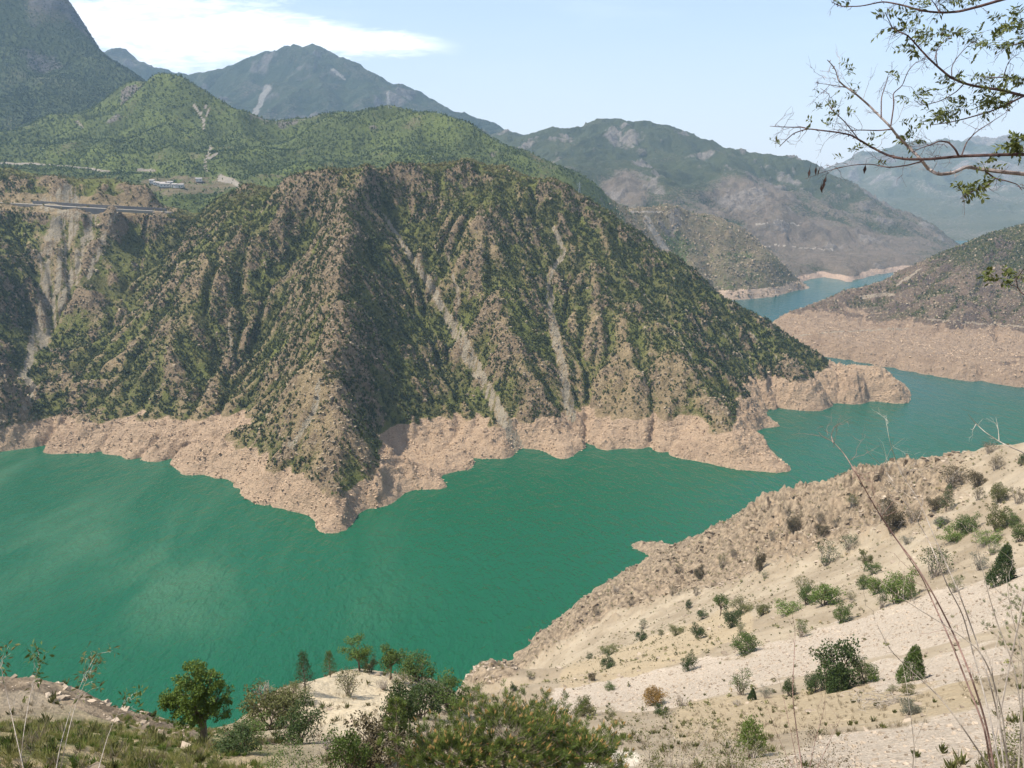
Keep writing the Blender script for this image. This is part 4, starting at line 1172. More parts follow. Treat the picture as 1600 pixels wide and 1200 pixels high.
def make_protos():
    out = {}
    def reg(kind, n, fn, barkm):
        out[kind] = []
        for v in range(n):
            st, fo = fn(np.random.RandomState(abs(hash(kind)) % 1000 + v if False else sum(map(ord, kind)) * 7 + v))
            a = st.build('stems', barkm); b = fo.build('foliage', LM['green'])
            out[kind].append((a.data, b.data)); bpy.data.objects.remove(a); bpy.data.objects.remove(b)
    reg('full', 5, lambda r: unit_shrub(r, 9, 60, 48, 0.050, 0.016, 0.125), BARK)
    reg('open', 5, lambda r: unit_shrub(r, 14, 48, 22, 0.045, 0.014, 0.12, 0.3), DEADW)
    reg('low', 3, lambda r: unit_shrub(r, 9, 52, 44, 0.052, 0.015, 0.14, 0.2, 0.7), BARK)
    reg('bare', 3, lambda r: unit_shrub(r, 26, 30, 4, 0.05, 0.012, 0.10, 0.35), DEADW)
    reg('cone', 2, unit_cone, BARK)
    reg('tree', 3, unit_tree, BARK)
    reg('conifer', 2, unit_conifer, BARK)
    return out


PROTO = make_protos()
_mesh_cache = {}
grp_scale = True
G_KN = 'trees and bushes around the pale knoll'
_prng = np.random.RandomState(99)


def plant(name, px, py, wpx, hpx, form, leaf, label, cat='shrub', group=None, y0=9.0, sink=0.0):
    """a shrub or small tree standing where the photo shows its foot at px,py, wpx wide and hpx high in the photo"""
    p = hit(px, py, y0)
    depth = p[1] * CP - p[2] * SP
    wm = wpx * depth / F; hm = hpx * depth / F * 1.12
    if grp_scale and group == G_KN: wm *= 1.22; hm *= 1.2
    v = _prng.randint(len(PROTO[form])); st, fo = PROTO[form][v]
    key = (form, v, leaf)
    if key not in _mesh_cache:
        f2 = fo.copy(); f2.materials[0] = LM[leaf]; _mesh_cache[key] = f2
    o = thing(name, label, cat, (p[0], p[1], p[2] - sink), _prng.rand() * 6.28, group)
    o.scale = (wm, wm, hm)
    for nm, me in (('stems' if form not in ('tree', 'conifer', 'cone') else 'trunk', st), ('foliage' if form not in ('tree', 'conifer', 'cone') else 'crown', _mesh_cache[key])):
        c = link(bpy.data.objects.new(nm, me)); c.parent = o
    return o


G_SC = 'shrubs on the near stony slope'
G_RK = 'dark shrubs among the rocks of the near ridge'
S = [
    # on and around the pale scree
    (1302, 1078, 74, 80, 'full', 'dark', 'largest dark green bush in the middle of the pale scree', 0),
    (1308, 1080, 42, 42, 'cone', 'dark', 'rounded dark juniper growing against the foot of the largest bush on the scree', 0),
    (1272, 1081, 36, 34, 'full', 'dark', 'dark bush hugging the left foot of the largest bush on the scree', 0),
    (1232, 1088, 22, 27, 'full', 'dark', 'small dark bush a little left of the largest bush on the scree', 0),
    (1353, 1067, 36, 36, 'full', 'green', 'mid green bush between the largest bush and the cone shaped juniper', 0),
    (1424, 1064, 44, 52, 'cone', 'green', 'neat cone shaped juniper alone on the scree, bright green', 1),
    (1564, 912, 42, 56, 'cone', 'dark', 'dark cone shaped juniper at the upper right edge of the scree', 1),
    (1417, 1086, 22, 18, 'low', 'olive', 'small olive tussock just below the bright cone shaped juniper', 0),
    (1394, 1086, 22, 16, 'open', 'olive', 'pale yellowish tussock left of the olive tussock under the cone juniper', 0),
    (1420, 1117, 30, 25, 'full', 'grey', 'grey green cushion shrub beside the pile of dead brushwood', 0),
    (1155, 1086, 36, 38, 'open', 'green', 'upright loose green bush at the lower edge of the scree', 0),
    (1175, 1094, 15, 18, 'cone', 'dark', 'tiny dark pointed juniper right of the upright loose bush on the scree edge', 0),
    (1197, 1091, 22, 18, 'open', 'grey', 'grey leafless looking shrub right of the tiny pointed juniper', 0),
    (1150, 1103, 20, 11, 'bare', 'dry', 'flat dry tuft under the upright loose bush', 0),
    (1065, 1103, 30, 16, 'bare', 'dry', 'dry grey twiggy tuft right of the rust coloured bush', 0),
    (1022, 1101, 36, 29, 'full', 'rust', 'rust coloured bush at the tip of the scree', 0),
    (1032, 1118, 22, 21, 'full', 'dark', 'dark green bush directly below the rust coloured bush', 0),
    (911, 1119, 30, 30, 'full', 'olive', 'dense olive bush leaning at the left end of the scree', 0),
    (955, 1125, 20, 17, 'open', 'olive', 'small yellowish bush right of the leaning olive bush', 0),
    (962, 1164, 19, 17, 'full', 'bright', 'small bright green bush above the pale path at the bottom', 0),
    (882, 1146, 18, 12, 'low', 'brown', 'low brown green bush above the pale path, beside the pines', 0),
    (853, 1106, 16, 23, 'conifer', 'dark', 'small thin conifer standing at the left end of the scree', 1),
    (1172, 1186, 46, 66, 'full', 'bright', 'tall bright green bush at the bottom edge right of centre', 0),
    (1075, 1048, 23, 26, 'full', 'dark', 'dark bush sitting on the upper left rim of the scree', 0),
    (1162, 1021, 40, 34, 'full', 'green', 'broad rounded green bush on the upper rim of the scree', 0),
    (1252, 996, 26, 27, 'open', 'green', 'sparse grey green bush on the upper rim of the scree', 0),
    (1315, 973, 29, 30, 'full', 'green', 'solid dark olive bush right of the sparse bush above the scree rim', 0),
    (1377, 951, 22, 29, 'open', 'dark', 'small dark upright bush on the rim left of the bright pair', 0),
    (1403, 941, 48, 48, 'full', 'bright', 'large bright green bush on the upper scree rim, dark at its base', 0),
    (1422, 940, 18, 32, 'conifer', 'green', 'slim green sapling touching the right side of the large bright bush', 1),
    (1491, 926, 22, 27, 'open', 'green', 'loose small bush alone on the upper scree left of the dark juniper', 0),
    # green patch above the scree
    (1288, 946, 46, 36, 'full', 'bright', 'wide bright green bush, right half of the green thicket above the scree', 0),
    (1260, 946, 30, 30, 'full', 'green', 'green bush forming the left half of the thicket above the scree', 0),
    (1256, 926, 30, 22, 'open', 'olive', 'thin olive bush just uphill of the green thicket', 0),
    (1232, 959, 42, 19, 'low', 'bright', 'low spreading bright green bush left of the green thicket', 0),
    (1330, 941, 18, 15, 'open', 'olive', 'small faded bush right of the green thicket', 0),
    (1348, 921, 22, 23, 'full', 'green', 'green bush uphill of the large bright bush, left of a pair', 0),
    (1366, 929, 27, 29, 'full', 'bright', 'bright green bush uphill of the large bright bush, right of a pair', 0),
    (1350, 893, 26, 30, 'tree', 'olive', 'little yellow green tree above the bright pair of bushes', 1),
    (1363, 898, 27, 18, 'low', 'green', 'low green bush at the foot of the little yellow tree', 0),
    (1125, 963, 30, 34, 'tree', 'green', 'little tree with a clear trunk at the foot of the rocks', 1),
    (1097, 968, 19, 16, 'low', 'dark', 'dark rounded bush left of the little tree with a clear trunk', 0),
    (1157, 959, 36, 21, 'low', 'olive', 'wide olive bush right of the little tree with a clear trunk', 0),
    (1191, 961, 24, 19, 'full', 'olive', 'rounded olive bush between the wide olive bush and the low bright bush', 0),
    (1143, 981, 29, 31, 'full', 'dark', 'dark green clump below the wide olive bush', 0),
    (1157, 989, 16, 15, 'open', 'green', 'small green tuft at the right foot of the dark clump', 0),
    (1090, 998, 23, 25, 'full', 'dark', 'dark bush on bare sand left of the dark clump', 0),
    (1057, 993, 27, 14, 'low', 'olive', 'flat yellow green bush on the bare sandy slope', 0),
    (1033, 992, 11, 8, 'low', 'olive', 'very small yellowish tuft left of the flat yellow green bush', 0),
    (1005, 983, 14, 16, 'open', 'dark', 'thin dark bush at the lower edge of the rocks', 0),
    (1002, 1001, 20, 17, 'full', 'dark', 'dark bush on the sand under the thin dark bush', 0),
    (950, 1043, 25, 18, 'full', 'dark', 'dark leaning bush in the middle of the lower sandy slope', 0),
    (953, 1023, 32, 11, 'low', 'olive', 'flat straw green bush just above the dark leaning bush', 0),
    (921, 1030, 11, 9, 'low', 'dark', 'tiny dark tuft left of the flat straw green bush', 0),
    (924, 1063, 13, 14, 'full', 'brown', 'small brown bush below left of the dark leaning bush', 0),
    (953, 1078, 17, 12, 'low', 'green', 'small green bush where the sand meets the scree', 0),
    (828, 1061, 13, 11, 'open', 'olive', 'small olive tuft right of the rock knob by the water', 0),
    (802, 1080, 12, 13, 'full', 'dark', 'dark small bush below the rock knob by the water', 0),
    # upper right
    (1460, 902, 46, 45, 'open', 'dark', 'large open dark bush on the slope behind the bare stems', 0),
    (1530, 891, 32, 23, 'open', 'grey', 'grey open shrub left of the dark cone shaped juniper', 0),
    (1550, 866, 28, 21, 'open', 'green', 'loose green shrub uphill of the dark cone shaped juniper', 0),
    (1545, 849, 44, 17, 'low', 'bright', 'low bright yellow green bush near the right edge', 0),
    (1592, 847, 26, 29, 'full', 'green', 'solid green bush cut by the right edge, beside the low bright bush', 0),
    (1556, 829, 32, 38, 'full', 'olive', 'tall olive bush above the low bright bush near the right edge', 0),
    (1580, 822, 24, 20, 'low', 'green', 'green bush right of the tall olive bush', 0),
    (1510, 833, 34, 29, 'full', 'green', 'rounded green bush, upper of two in the middle of the right slope', 0),
    (1487, 846, 42, 25, 'low', 'bright', 'wide light green bush, lower of two in the middle of the right slope', 0),
    (1470, 824, 24, 17, 'full', 'grey', 'small grey green bush uphill of the rounded green bush', 0),
    (1415, 851, 22, 13, 'open', 'grey', 'faint grey shrub below the dark rock shadows', 0),
    (1478, 799, 30, 37, 'conifer', 'dark', 'dark pointed bush under the crest, half hidden by the bare stems', 1),
    (1462, 799, 30, 21, 'full', 'brown', 'brownish bush at the left foot of the dark pointed bush', 0),
    (1486, 762, 48, 31, 'open', 'brown', 'big brownish shrub on the crest right of the bare stems', 0),
    (1525, 761, 27, 25, 'full', 'brown', 'brownish dark bush right of the big crest shrub', 0),
    (1527, 782, 20, 20, 'open', 'brown', 'small brown bush below the two crest shrubs', 0),
    (1560, 783, 29, 28, 'full', 'olive', 'olive dark bush right of the small brown bush under the crest', 0),
    (1590, 787, 25, 24, 'open', 'brown', 'brown open bush at the right edge under the crest', 0),
    (1555, 735, 26, 22, 'open', 'brown', 'faded bush near the crest at the far right', 0),
    (1596, 727, 14, 18, 'full', 'dark', 'dark bush cut by the right edge near the crest', 0),
    (1545, 708, 28, 16, 'open', 'brown', 'faint tawny bush right on the crest at the far right', 0),
    # rock ridge
    (1240, 833, 24, 29, 'full', 'brown', 'dark bush in a rock cleft near the left end of the high crest', 1),
    (1232, 806, 20, 13, 'open', 'brown', 'dark tuft on the crest above the bush in the cleft', 1),
    (1281, 818, 18, 15, 'open', 'brown', 'small dark tuft right of the bush in the cleft', 1),
    (1283, 837, 20, 19, 'full', 'brown', 'dark bush under the small tuft on the rocks', 1),
    (1305, 823, 16, 14, 'open', 'brown', 'brown tuft beside the dark jagged rock face', 1),
    (1332, 792, 27, 18, 'open', 'olive', 'olive bush on the crest over the dark jagged rock face', 1),
    (1392, 833, 32, 48, 'full', 'brown', 'tall dark bush filling the hollow right of the jagged rock face', 1),
    (1380, 812, 32, 30, 'open', 'brown', 'brown open bush at the head of the hollow in the rocks', 1),
    (1425, 814, 28, 19, 'open', 'brown', 'tawny bush between the hollow and the bare stems', 1),
    (1290, 883, 38, 34, 'open', 'dark', 'large dark open bush below the jagged rock face', 1),
    (1325, 858, 30, 20, 'open', 'dark', 'dark bush uphill right of the large open one under the rock face', 1),
    (1092, 906, 18, 23, 'full', 'brown', 'dark bush on the rocks right of the little rock spit', 1),
    (1061, 897, 11, 12, 'open', 'brown', 'dark tuft on the rocks nearest the little rock spit', 1),
    (1050, 931, 14, 18, 'open', 'brown', 'brown bush in the middle of the rocky slope', 1),
    (1087, 931, 11, 15, 'open', 'brown', 'narrow dark bush right of the brown one in the rocky slope', 1),
    (1076, 951, 11, 14, 'full', 'dark', 'dark narrow bush low in the rocks', 1),
    (1126, 887, 16, 21, 'open', 'olive', 'olive bush in the pale streak of the rocks', 1),
    (1187, 894, 17, 31, 'full', 'brown', 'tall dark bush in a vertical cleft of the rocks', 1),
    (1194, 905, 14, 10, 'open', 'olive', 'green tuft under the vertical cleft bush', 1),
    (962, 924, 14, 9, 'bare', 'brown', 'dark twiggy tuft on the waterside edge of the rocks', 1),
    (985, 948, 13, 14, 'open', 'brown', 'dark tuft inland of the twiggy waterside tuft', 1),
    (931, 962, 12, 12, 'open', 'brown', 'brown tuft low on the waterside rocks', 1),
    (1145, 870, 13, 12, 'open', 'brown', 'small brown tuft under the crest left of the cleft', 1),
    (1205, 846, 15, 13, 'open', 'brown', 'brown tuft on the crest left of the cleft bush', 1),
]
for px, py, w_, h_, form, leaf, label, g in S:
    if py > 905 or px > 1400: grp, cat, nm = G_SC, 'shrub', 'shrub'
    else: grp, cat, nm = (G_RK if g else G_SC), 'shrub', 'shrub'
    if form == 'cone': cat, nm = 'juniper', 'juniper'
    if form in ('tree', 'conifer'): cat, nm = 'tree', 'small_tree'
    plant(nm, px, py, w_, h_, form, leaf, label, cat, grp)

G_KN = 'trees and bushes around the pale knoll'
K = [
    ('conifer', 478, 1084, 36, 52, 'conifer', 'dark', 'thin see-through conifer at the left shoulder of the pale knoll', 'tree'),
    ('conifer', 516, 1058, 26, 33, 'conifer', 'green', 'small dense conical tree left of the top of the pale knoll', 'tree'),
    ('small_tree', 562, 1048, 44, 40, 'tree', 'bright', 'round crowned light green tree on top of the pale knoll', 'tree'),
    ('small_tree', 610, 1062, 48, 46, 'tree', 'green', 'spreading tree with a bent trunk right of the knoll top', 'tree'),
    ('shrub', 578, 1050, 24, 18, 'low', 'olive', 'low olive bush between the two round crowned trees on the knoll', 'shrub'),
    ('shrub', 652, 1064, 48, 34, 'full', 'green', 'green bush at the right end of the row of trees on the knoll', 'shrub'),
    ('shrub', 545, 1087, 36, 34, 'open', 'olive', 'thin twiggy bush alone on the bare face of the pale knoll', 'shrub'),
    ('shrub', 600, 1078, 24, 14, 'bare', 'dry', 'dry pale tuft right of the thin bush on the knoll face', 'shrub'),
    ('shrub', 626, 1082, 34, 26, 'open', 'olive', 'brownish olive bush behind the tall dark bush', 'shrub'),
    ('shrub', 428, 1140, 66, 58, 'full', 'olive', 'big olive bush on the left slope of the pale knoll', 'shrub'),
    ('shrub', 412, 1098, 34, 26, 'bare', 'dry', 'grey dead looking bush at the water side of the big olive bush', 'shrub'),
    ('shrub', 455, 1100, 46, 22, 'low', 'olive', 'low olive growth under the thin conifer', 'shrub'),
    ('shrub', 388, 1160, 50, 32, 'low', 'green', 'green bush between the big tree and the big olive bush', 'shrub'),
    ('shrub', 440, 1138, 24, 22, 'bare', 'dry', 'small bare grey bush in front of the big olive bush', 'shrub'),
    ('shrub', 468, 1162, 56, 50, 'full', 'dark', 'dark domed bush with black shade at the foot of the knoll', 'shrub'),
    ('shrub', 655, 1122, 62, 52, 'full', 'dark', 'dark bush right of the tall dark bush, below the row of trees', 'shrub'),
    ('shrub', 702, 1112, 56, 44, 'full', 'green', 'green bush above the pines, right of the dark bushes', 'shrub'),
    ('shrub', 738, 1095, 34, 22, 'open', 'olive', 'olive bush under the rock knob, above the pines', 'shrub'),
    ('shrub', 628, 1152, 54, 74, 'full', 'dark', 'tall dark bush behind the pine sapling', 'shrub'),
    ('shrub', 590, 1196, 84, 66, 'full', 'brown', 'broad olive brown bush left of the pine sapling', 'shrub'),
    ('shrub', 548, 1215, 54, 70, 'full', 'green', 'upright green bush at the bottom edge below the pale knoll', 'shrub'),
    ('shrub', 368, 1180, 58, 34, 'full', 'dark', 'dark shady bush at the right foot of the big leafy tree', 'shrub'),
    ('shrub', 512, 1172, 22, 16, 'bare', 'dry', 'dry tuft on the lower face of the pale knoll', 'shrub'),
]
for nm, px, py, w_, h_, form, leaf, label, cat in K:
    plant(nm, px, py, w_, h_, form, leaf, label, cat, G_KN)


# --- the big broadleaf tree at lower left
def big_tree():
    rng = np.random.RandomState(5)
    p = hit(318, 1166); depth = p[1] * CP - p[2] * SP; k = depth / F       # metres per photo pixel
    o = thing('broadleaf_tree', 'big dense leafy green tree standing alone against the water at lower left', 'tree', (p[0], p[1], p[2]))
    tr, cr = MB(), MB()
    tr.tube(curve((0, 0, -0.5), (0.1, 0, 55 * k), 0, rng, 8, 0.03), 7 * k, 4.2 * k, 9)
    cs = []; rs = []
    ell = [(0, 0, 100, 38, 38, 34), (-26, 3, 76, 26, 26, 22), (30, -2, 92, 26, 28, 26), (24, 4, 62, 26, 26, 18), (-8, 0, 122, 30, 30, 20), (-20, -6, 60, 20, 20, 12), (-44, 0, 82, 13, 16, 13), (2, -18, 84, 26, 20, 30), (18, 0, 112, 26, 26, 22)]
    for (cx, cy, cz, rx, ry, rz_) in ell:
        tr.tube(curve((0.05, 0, 38 * k), (cx * k, cy * k, cz * k), 0.08, rng, 8, 0.06), 2.6 * k, 0.6 * k, 6)
        for q in range(24):
            u = rv(rng)[0] * (rng.rand() ** 0.25)
            c = np.array([cx + u[0] * rx, cy + u[1] * ry, cz + u[2] * rz_]) * k
            cs.append(c); rs.append((4.2 + 4.0 * rng.rand()) * k)
            if q % 4 == 0: tr.tube(curve(np.array([cx, cy, cz]) * k * 0.85, c, 0.05, rng, 5, 0.08), 0.9 * k, 0.3 * k, 4)
    leaf_cloud(cr, cs, rs, 62, 3.0 * k, 1.1 * k, rng, squash=0.85)
    tr.build('trunk', BARK, o); cr.build('crown', LM['crown'], o)


big_tree()


# --- pines at the bottom
def pine(px, py, w_, h_, label, seed, whorls=6, name='pine_tree', sap=False, base=None, group='young pines below the viewpoint', tufts=1.0, cones=True):
    rng = np.random.RandomState(seed)
    p = hit(px, py) if base is None else np.array(base)
    depth = p[1] * CP - p[2] * SP; W_ = w_ * depth / F; H_ = h_ * depth / F * 1.15
    o = thing(name, label, 'pine', tuple(p), 0, group)
    tr, nd = MB(), MB()
    top = np.array([0.02 * H_, 0, H_])
    tr.tube(curve((0, 0, -0.3), top, 0, rng, 9, 0.02), 0.05 * H_ ** 0.7 if not sap else 0.022, 0.008, 8)
    tips = [(top, np.array([0, 0, 1.0]))]
    for i in range(whorls):
        f = 0.12 + 0.80 * i / max(1, whorls - 1)
        nb = 5 if sap else 10
        for b in range(nb):
            a = b / nb * 6.283 + i * 0.7 + rng.rand() * 0.5
            L = W_ * 0.5 * ((1 - f) ** 0.55 + 0.12) * (0.8 + 0.35 * rng.rand())
            s = top * f
            e = s + np.array([math.cos(a) * L, math.sin(a) * L, L * (0.30 + 0.35 * rng.rand())])
            c = curve(s, e, -0.10, rng, 7, 0.04); tr.tube(c, 0.014 if not sap else 0.007, 0.005, 5)
            tips.append((e, c[-1] - c[-3]))
            for t_ in ((0.45, 0.6, 0.75, 0.88) if not sap else (0.7,)):
                for sd in ((-1, 1) if not sap else (1,)):
                    q = c[0] + (c[-1] - c[0]) * t_
                    pr = np.array([-math.sin(a), math.cos(a), 0.0]) * sd
                    dd = (c[-1] - c[0]) / L * 0.7 + pr * 0.7 + np.array([0, 0, 0.35])
                    e2 = q + dd * L * 0.30 * (0.7 + 0.6 * rng.rand()); tr.tube(curve(q, e2, -0.05, rng, 4, 0.04), 0.006, 0.003, 4); tips.append((e2, dd))
    NL = 0.15
    for e, d in tips:
        d = np.array(d) / np.linalg.norm(d); d = d * 0.75 + np.array([0, 0, 0.5]); d /= np.linalg.norm(d)
        n = int(46 * tufts); t_ = rng.rand(n, 1)
        pos = e - d * 0.17 * (1 - t_)
        pp = rv(rng, n); pp -= (pp @ d)[:, None] * d; pp /= np.linalg.norm(pp, axis=1)[:, None] + 1e-6
        dr = d * (0.55 + 0.5 * t_) + pp * 0.75
        nd.leaves(pos, dr, rv(rng, n), NL * (0.75 + 0.5 * rng.rand(n)), 0.0062, np.clip(-0.1 + 0.7 * rng.rand() + 0.25 * t_[:, 0], 0, 0.78))
        if cones and rng.rand() < (0.30 if not sap else 0.0) and e[2] > 0.45 * H_:
            for q in range(2 + rng.randint(3)):
                cc = e + d * 0.03 + rv(rng)[0] * 0.03; dd = d + rv(rng)[0] * 0.25
                nd.tube([cc, cc + dd * 0.03, cc + dd * 0.07, cc + dd * 0.11], np.array([0.007, 0.013, 0.011, 0.004]), 0, 6, 1.0)
    tr.build('trunk', BARK, o); nd.build('needles', LM['pine'], o)
    return o


pine(790, 1228, 210, 84, 'bushy young pine in the middle of the bottom edge with tan cones on its shoots', 41, 7)
pine(705, 1242, 150, 66, 'smaller bushy pine left of the pine with tan cones', 42, 5)
pine(905, 1242, 150, 66, 'bushy pine right of the pine with tan cones', 43, 5)
pine(855, 1200, 140, 56, 'pine standing behind the pine with tan cones, on its right', 45, 5)
pine(622, 1235, 56, 142, 'slender bright pine sapling left of the bushy pines', 44, 6, 'pine_sapling', True, tufts=1.3)
pine(1655, 1090, 220, 160, 'pine whose long needled boughs reach in at the right edge', 46, 6, group='pine boughs at the right edge', cones=False)


# --- dead brushwood on the scree
def brush_pile():
    rng = np.random.RandomState(8); p = hit(1385, 1102)
    mb = MB()
    for i in range(150):
        a = rng.normal(size=3) * np.array([1.3, 0.7, 0.08]) + np.array([0, 0, 0.25]); d = rv(rng)[0] * np.array([1, 0.7, 0.25]) * (0.5 + 0.9 * rng.rand())
        a[2] += a[0] * -0.05
        mb.tube(curve(a - d / 2, a + d / 2, 0.05, rng, 5, 0.08), 0.035, 0.012, 5, rng.rand())
    o = mb.build('brush_pile', DEADW); o.location = tuple(p)
    tag(o, 'heap of grey dead brushwood below the bright cone shaped juniper', 'brushwood')


brush_pile()


# --- bare stems, traced as real branches standing a few metres away
def trace(mb, line, depth, r0, r1, sides=6, ddepth=0.0, sub=4, rng=None, tint=0.5):
    """a branch through the given photo points at the given distance"""
    pts = []
    n = len(line)
    for i, (x, y) in enumerate(line):
        d = ray(x, y); dd = depth + ddepth * i / max(1, n - 1)
        if rng is not None: dd *= 1 + 0.012 * rng.normal()
        pts.append(d * dd / (d[1] * CP - d[2] * SP))
    pts = np.array(pts)
    # smooth
    t = np.arange(n); tt = np.linspace(0, n - 1, (n - 1) * sub + 1)
    out = np.stack([np.interp(tt, t, pts[:, k]) for k in range(3)], 1)
    if len(out) > 4:
        for _ in range(2): out[1:-1] = 0.25 * out[:-2] + 0.5 * out[1:-1] + 0.25 * out[2:]
    mb.tube(out, r0, r1, sides, tint)
    return out


def twigs(mb, path, rng, n, L, r, spread=0.8, sub=2, lo=0.25):
    ends = []
    for i in range(n):
        k = int(len(path) * (lo + (1 - lo) * rng.rand())); k = min(max(k, 1), len(path) - 1)
        d = path[k] - path[k - 1]; d /= np.linalg.norm(d) + 1e-9
        v = d * 0.7 + rv(rng)[0] * spread; v /= np.linalg.norm(v)
        l = L * (0.4 + 0.9 * rng.rand())
        c = curve(path[k], path[k] + v * l, 0.03, rng, 6, 0.14); mb.tube(c, r, r * 0.4, 4, rng.rand()); ends.append(c[-1])
        for q in range(sub):
            kk = 2 + rng.randint(3); v2 = v * 0.6 + rv(rng)[0] * 0.8
            c2 = curve(c[kk], c[kk] + v2 * l * 0.4, 0.0, rng, 4, 0.1); mb.tube(c2, r * 0.6, r * 0.3, 3, rng.rand())
    return ends


def bare_shrub(name, label, lines, depth, r0, mat, seed, ntw=6, tl=0.25, dd=0.0, cat='dry shrub', group='bare stems at the lower right'):
    rng = np.random.RandomState(seed); mb = MB()
    x, y = lines[0][0]
    base = None; paths = []
    for k, ln in enumerate(lines):
        f = 1.0 if len(ln) > 4 else 0.55
        pth = trace(mb, ln, depth + 0.25 * rng.normal() * 0.5, r0 * f, r0 * 0.22 * f, 6, dd, 4, rng, rng.rand()); paths.append(pth)
        twigs(mb, pth, rng, ntw if len(ln) > 4 else ntw // 2, tl, r0 * 0.22, 0.75)
    root = paths[0][0].copy(); g = float(ground(root[0], root[1])[0])
    o = thing(name, label, cat, (root[0], root[1], g), 0, group)
    # carry every stem down to the ground
    for k_, pth in enumerate(paths):
        if pth[0][2] > g - 0.05 and (k_ == 0 or lines[k_][0][1] > 1150) and np.linalg.norm(pth[0][:2] - root[:2]) < 0.8:
            mb.tube(curve(pth[0], (root[0] + 0.12 * rng.normal(), root[1] + 0.12 * rng.normal(), g - 0.15), 0, rng, 6, 0.02), r0, r0 * 1.1, 6, 0.5)
    mb.V = [v - np.array([root[0], root[1], g]) for v in mb.V]
    mb.build('stems', mat, o)
    return o


bare_shrub('bare_shrub', 'tall bare shrub with long reddish stems leaning left at the lower right', [
    [(1555, 1215), (1545, 1150), (1535, 1110), (1515, 1050), (1490, 990), (1465, 940), (1430, 880), (1398, 840), (1372, 800), (1352, 765), (1335, 735), (1320, 710), (1302, 690), (1285, 682), (1279, 675)],
    [(1550, 1215), (1540, 1140), (1512, 1070), (1485, 1000), (1455, 935), (1440, 900), (1415, 865), (1390, 825), (1365, 790)],
    [(1302, 692), (1298, 680), (1305, 665)], [(1330, 730), (1342, 745), (1352, 740)]], 5.6, 0.0075, REDBARK, 61, 9, 0.22)
bare_shrub('bare_shrub', 'tall bare shrub with pale upright stems right of the reddish one, forked at its top', [
    [(1570, 1215), (1560, 1120), (1545, 1060), (1525, 1000), (1500, 930), (1478, 880), (1460, 840), (1440, 790), (1425, 765), (1410, 745), (1398, 715), (1390, 690), (1384, 655)],
    [(1565, 1215), (1545, 1110), (1520, 1020), (1505, 960), (1480, 915), (1462, 870), (1448, 838), (1415, 785), (1395, 760), (1378, 725)],
    [(1412, 748), (1425, 735), (1430, 722)], [(1395, 752), (1385, 738), (1372, 722), (1355, 706)]], 6.3, 0.0065, PALEBARK, 62, 9, 0.24)
bare_shrub('bare_shrub', 'grey bare shrub with many crooked twigs at the right edge, in front of the scree', [
    [(1580, 1215), (1562, 1130), (1555, 1080), (1548, 1040), (1556, 1010), (1562, 985)], [(1575, 1215), (1568, 1120), (1548, 1050), (1530, 1015), (1490, 985), (1440, 955), (1395, 925), (1375, 905)],
    [(1590, 1215), (1597, 1120), (1585, 1040), (1560, 980), (1545, 930), (1530, 870), (1520, 820)], [(1600, 1200), (1596, 1100), (1600, 1030), (1580, 960), (1572, 900)],
    [(1550, 1205), (1500, 1130), (1465, 1085), (1420, 1045), (1390, 1015), (1370, 975)]], 5.0, 0.0055, DEADW, 63, 11, 0.26)
bare_shrub('bare_twig', 'bare forked twig rising over the crest at the right edge', [
    [(1640, 735), (1600, 707), (1575, 697), (1560, 689), (1540, 676), (1525, 662), (1513, 647)], [(1561, 689), (1560, 672), (1556, 652)], [(1525, 663), (1520, 672), (1516, 670)]], 7.0, 0.007, PALEBARK, 64, 3, 0.12)
bare_shrub('bare_shrub', 'cluster of thin bare purplish stems at the bottom edge right of centre', [
    [(1255, 1215), (1246, 1150), (1238, 1090), (1240, 1040), (1243, 990), (1238, 960)], [(1250, 1215), (1235, 1140), (1222, 1080), (1212, 1040)], [(1262, 1215), (1275, 1150), (1288, 1110), (1290, 1070)],
    [(1245, 1215), (1215, 1150), (1200, 1110)], [(1270, 1215), (1300, 1150), (1315, 1120)]], 8.5, 0.0065, REDBARK, 65, 8, 0.3)
bare_shrub('bare_shrub', 'single hair thin bare stem between the purplish stems and the leaning shrub', [
    [(1430, 1215), (1428, 1160), (1422, 1110), (1415, 1060), (1405, 1010)], [(1428, 1165), (1450, 1110), (1470, 1060)]], 8.5, 0.005, DEADW, 66, 5, 0.25)


def sparse_bush(px, py, w_, h_, leaf, label, seed, stems=26, per=9):
    rng = np.random.RandomState(seed); p = hit(px, py); depth = p[1] * CP - p[2] * SP
    W_, H_ = w_ * depth / F, h_ * depth / F * 1.15
    o = thing('leafy_bush', label, 'bush', tuple(p), 0, 'thin leafy bushes along the bottom edge')
    st, fo = MB(), MB()
    for i in range(stems):
        a = rng.rand() * 6.283; r = W_ * 0.5 * math.sqrt(rng.rand()); z = H_ * (0.45 + 0.5 * rng.rand()) * (1 - 0.35 * (2 * r / W_) ** 2)
        e = np.array([math.cos(a) * r, math.sin(a) * r, z]); c = curve((0.1 * rng.normal(), 0.1 * rng.normal(), -0.2), e, 0.06, rng, 9, 0.08)
        st.tube(c, 0.012, 0.003, 5, rng.rand())
        ends = twigs(st, c, rng, 7, 0.45, 0.0035, 0.7, 1, 0.35)
        leaf_cloud(fo, ends + [e], 0.14, per, 0.055, 0.016, rng)
    st.build('stems', DEADW, o); fo.build('foliage', LM[leaf], o)


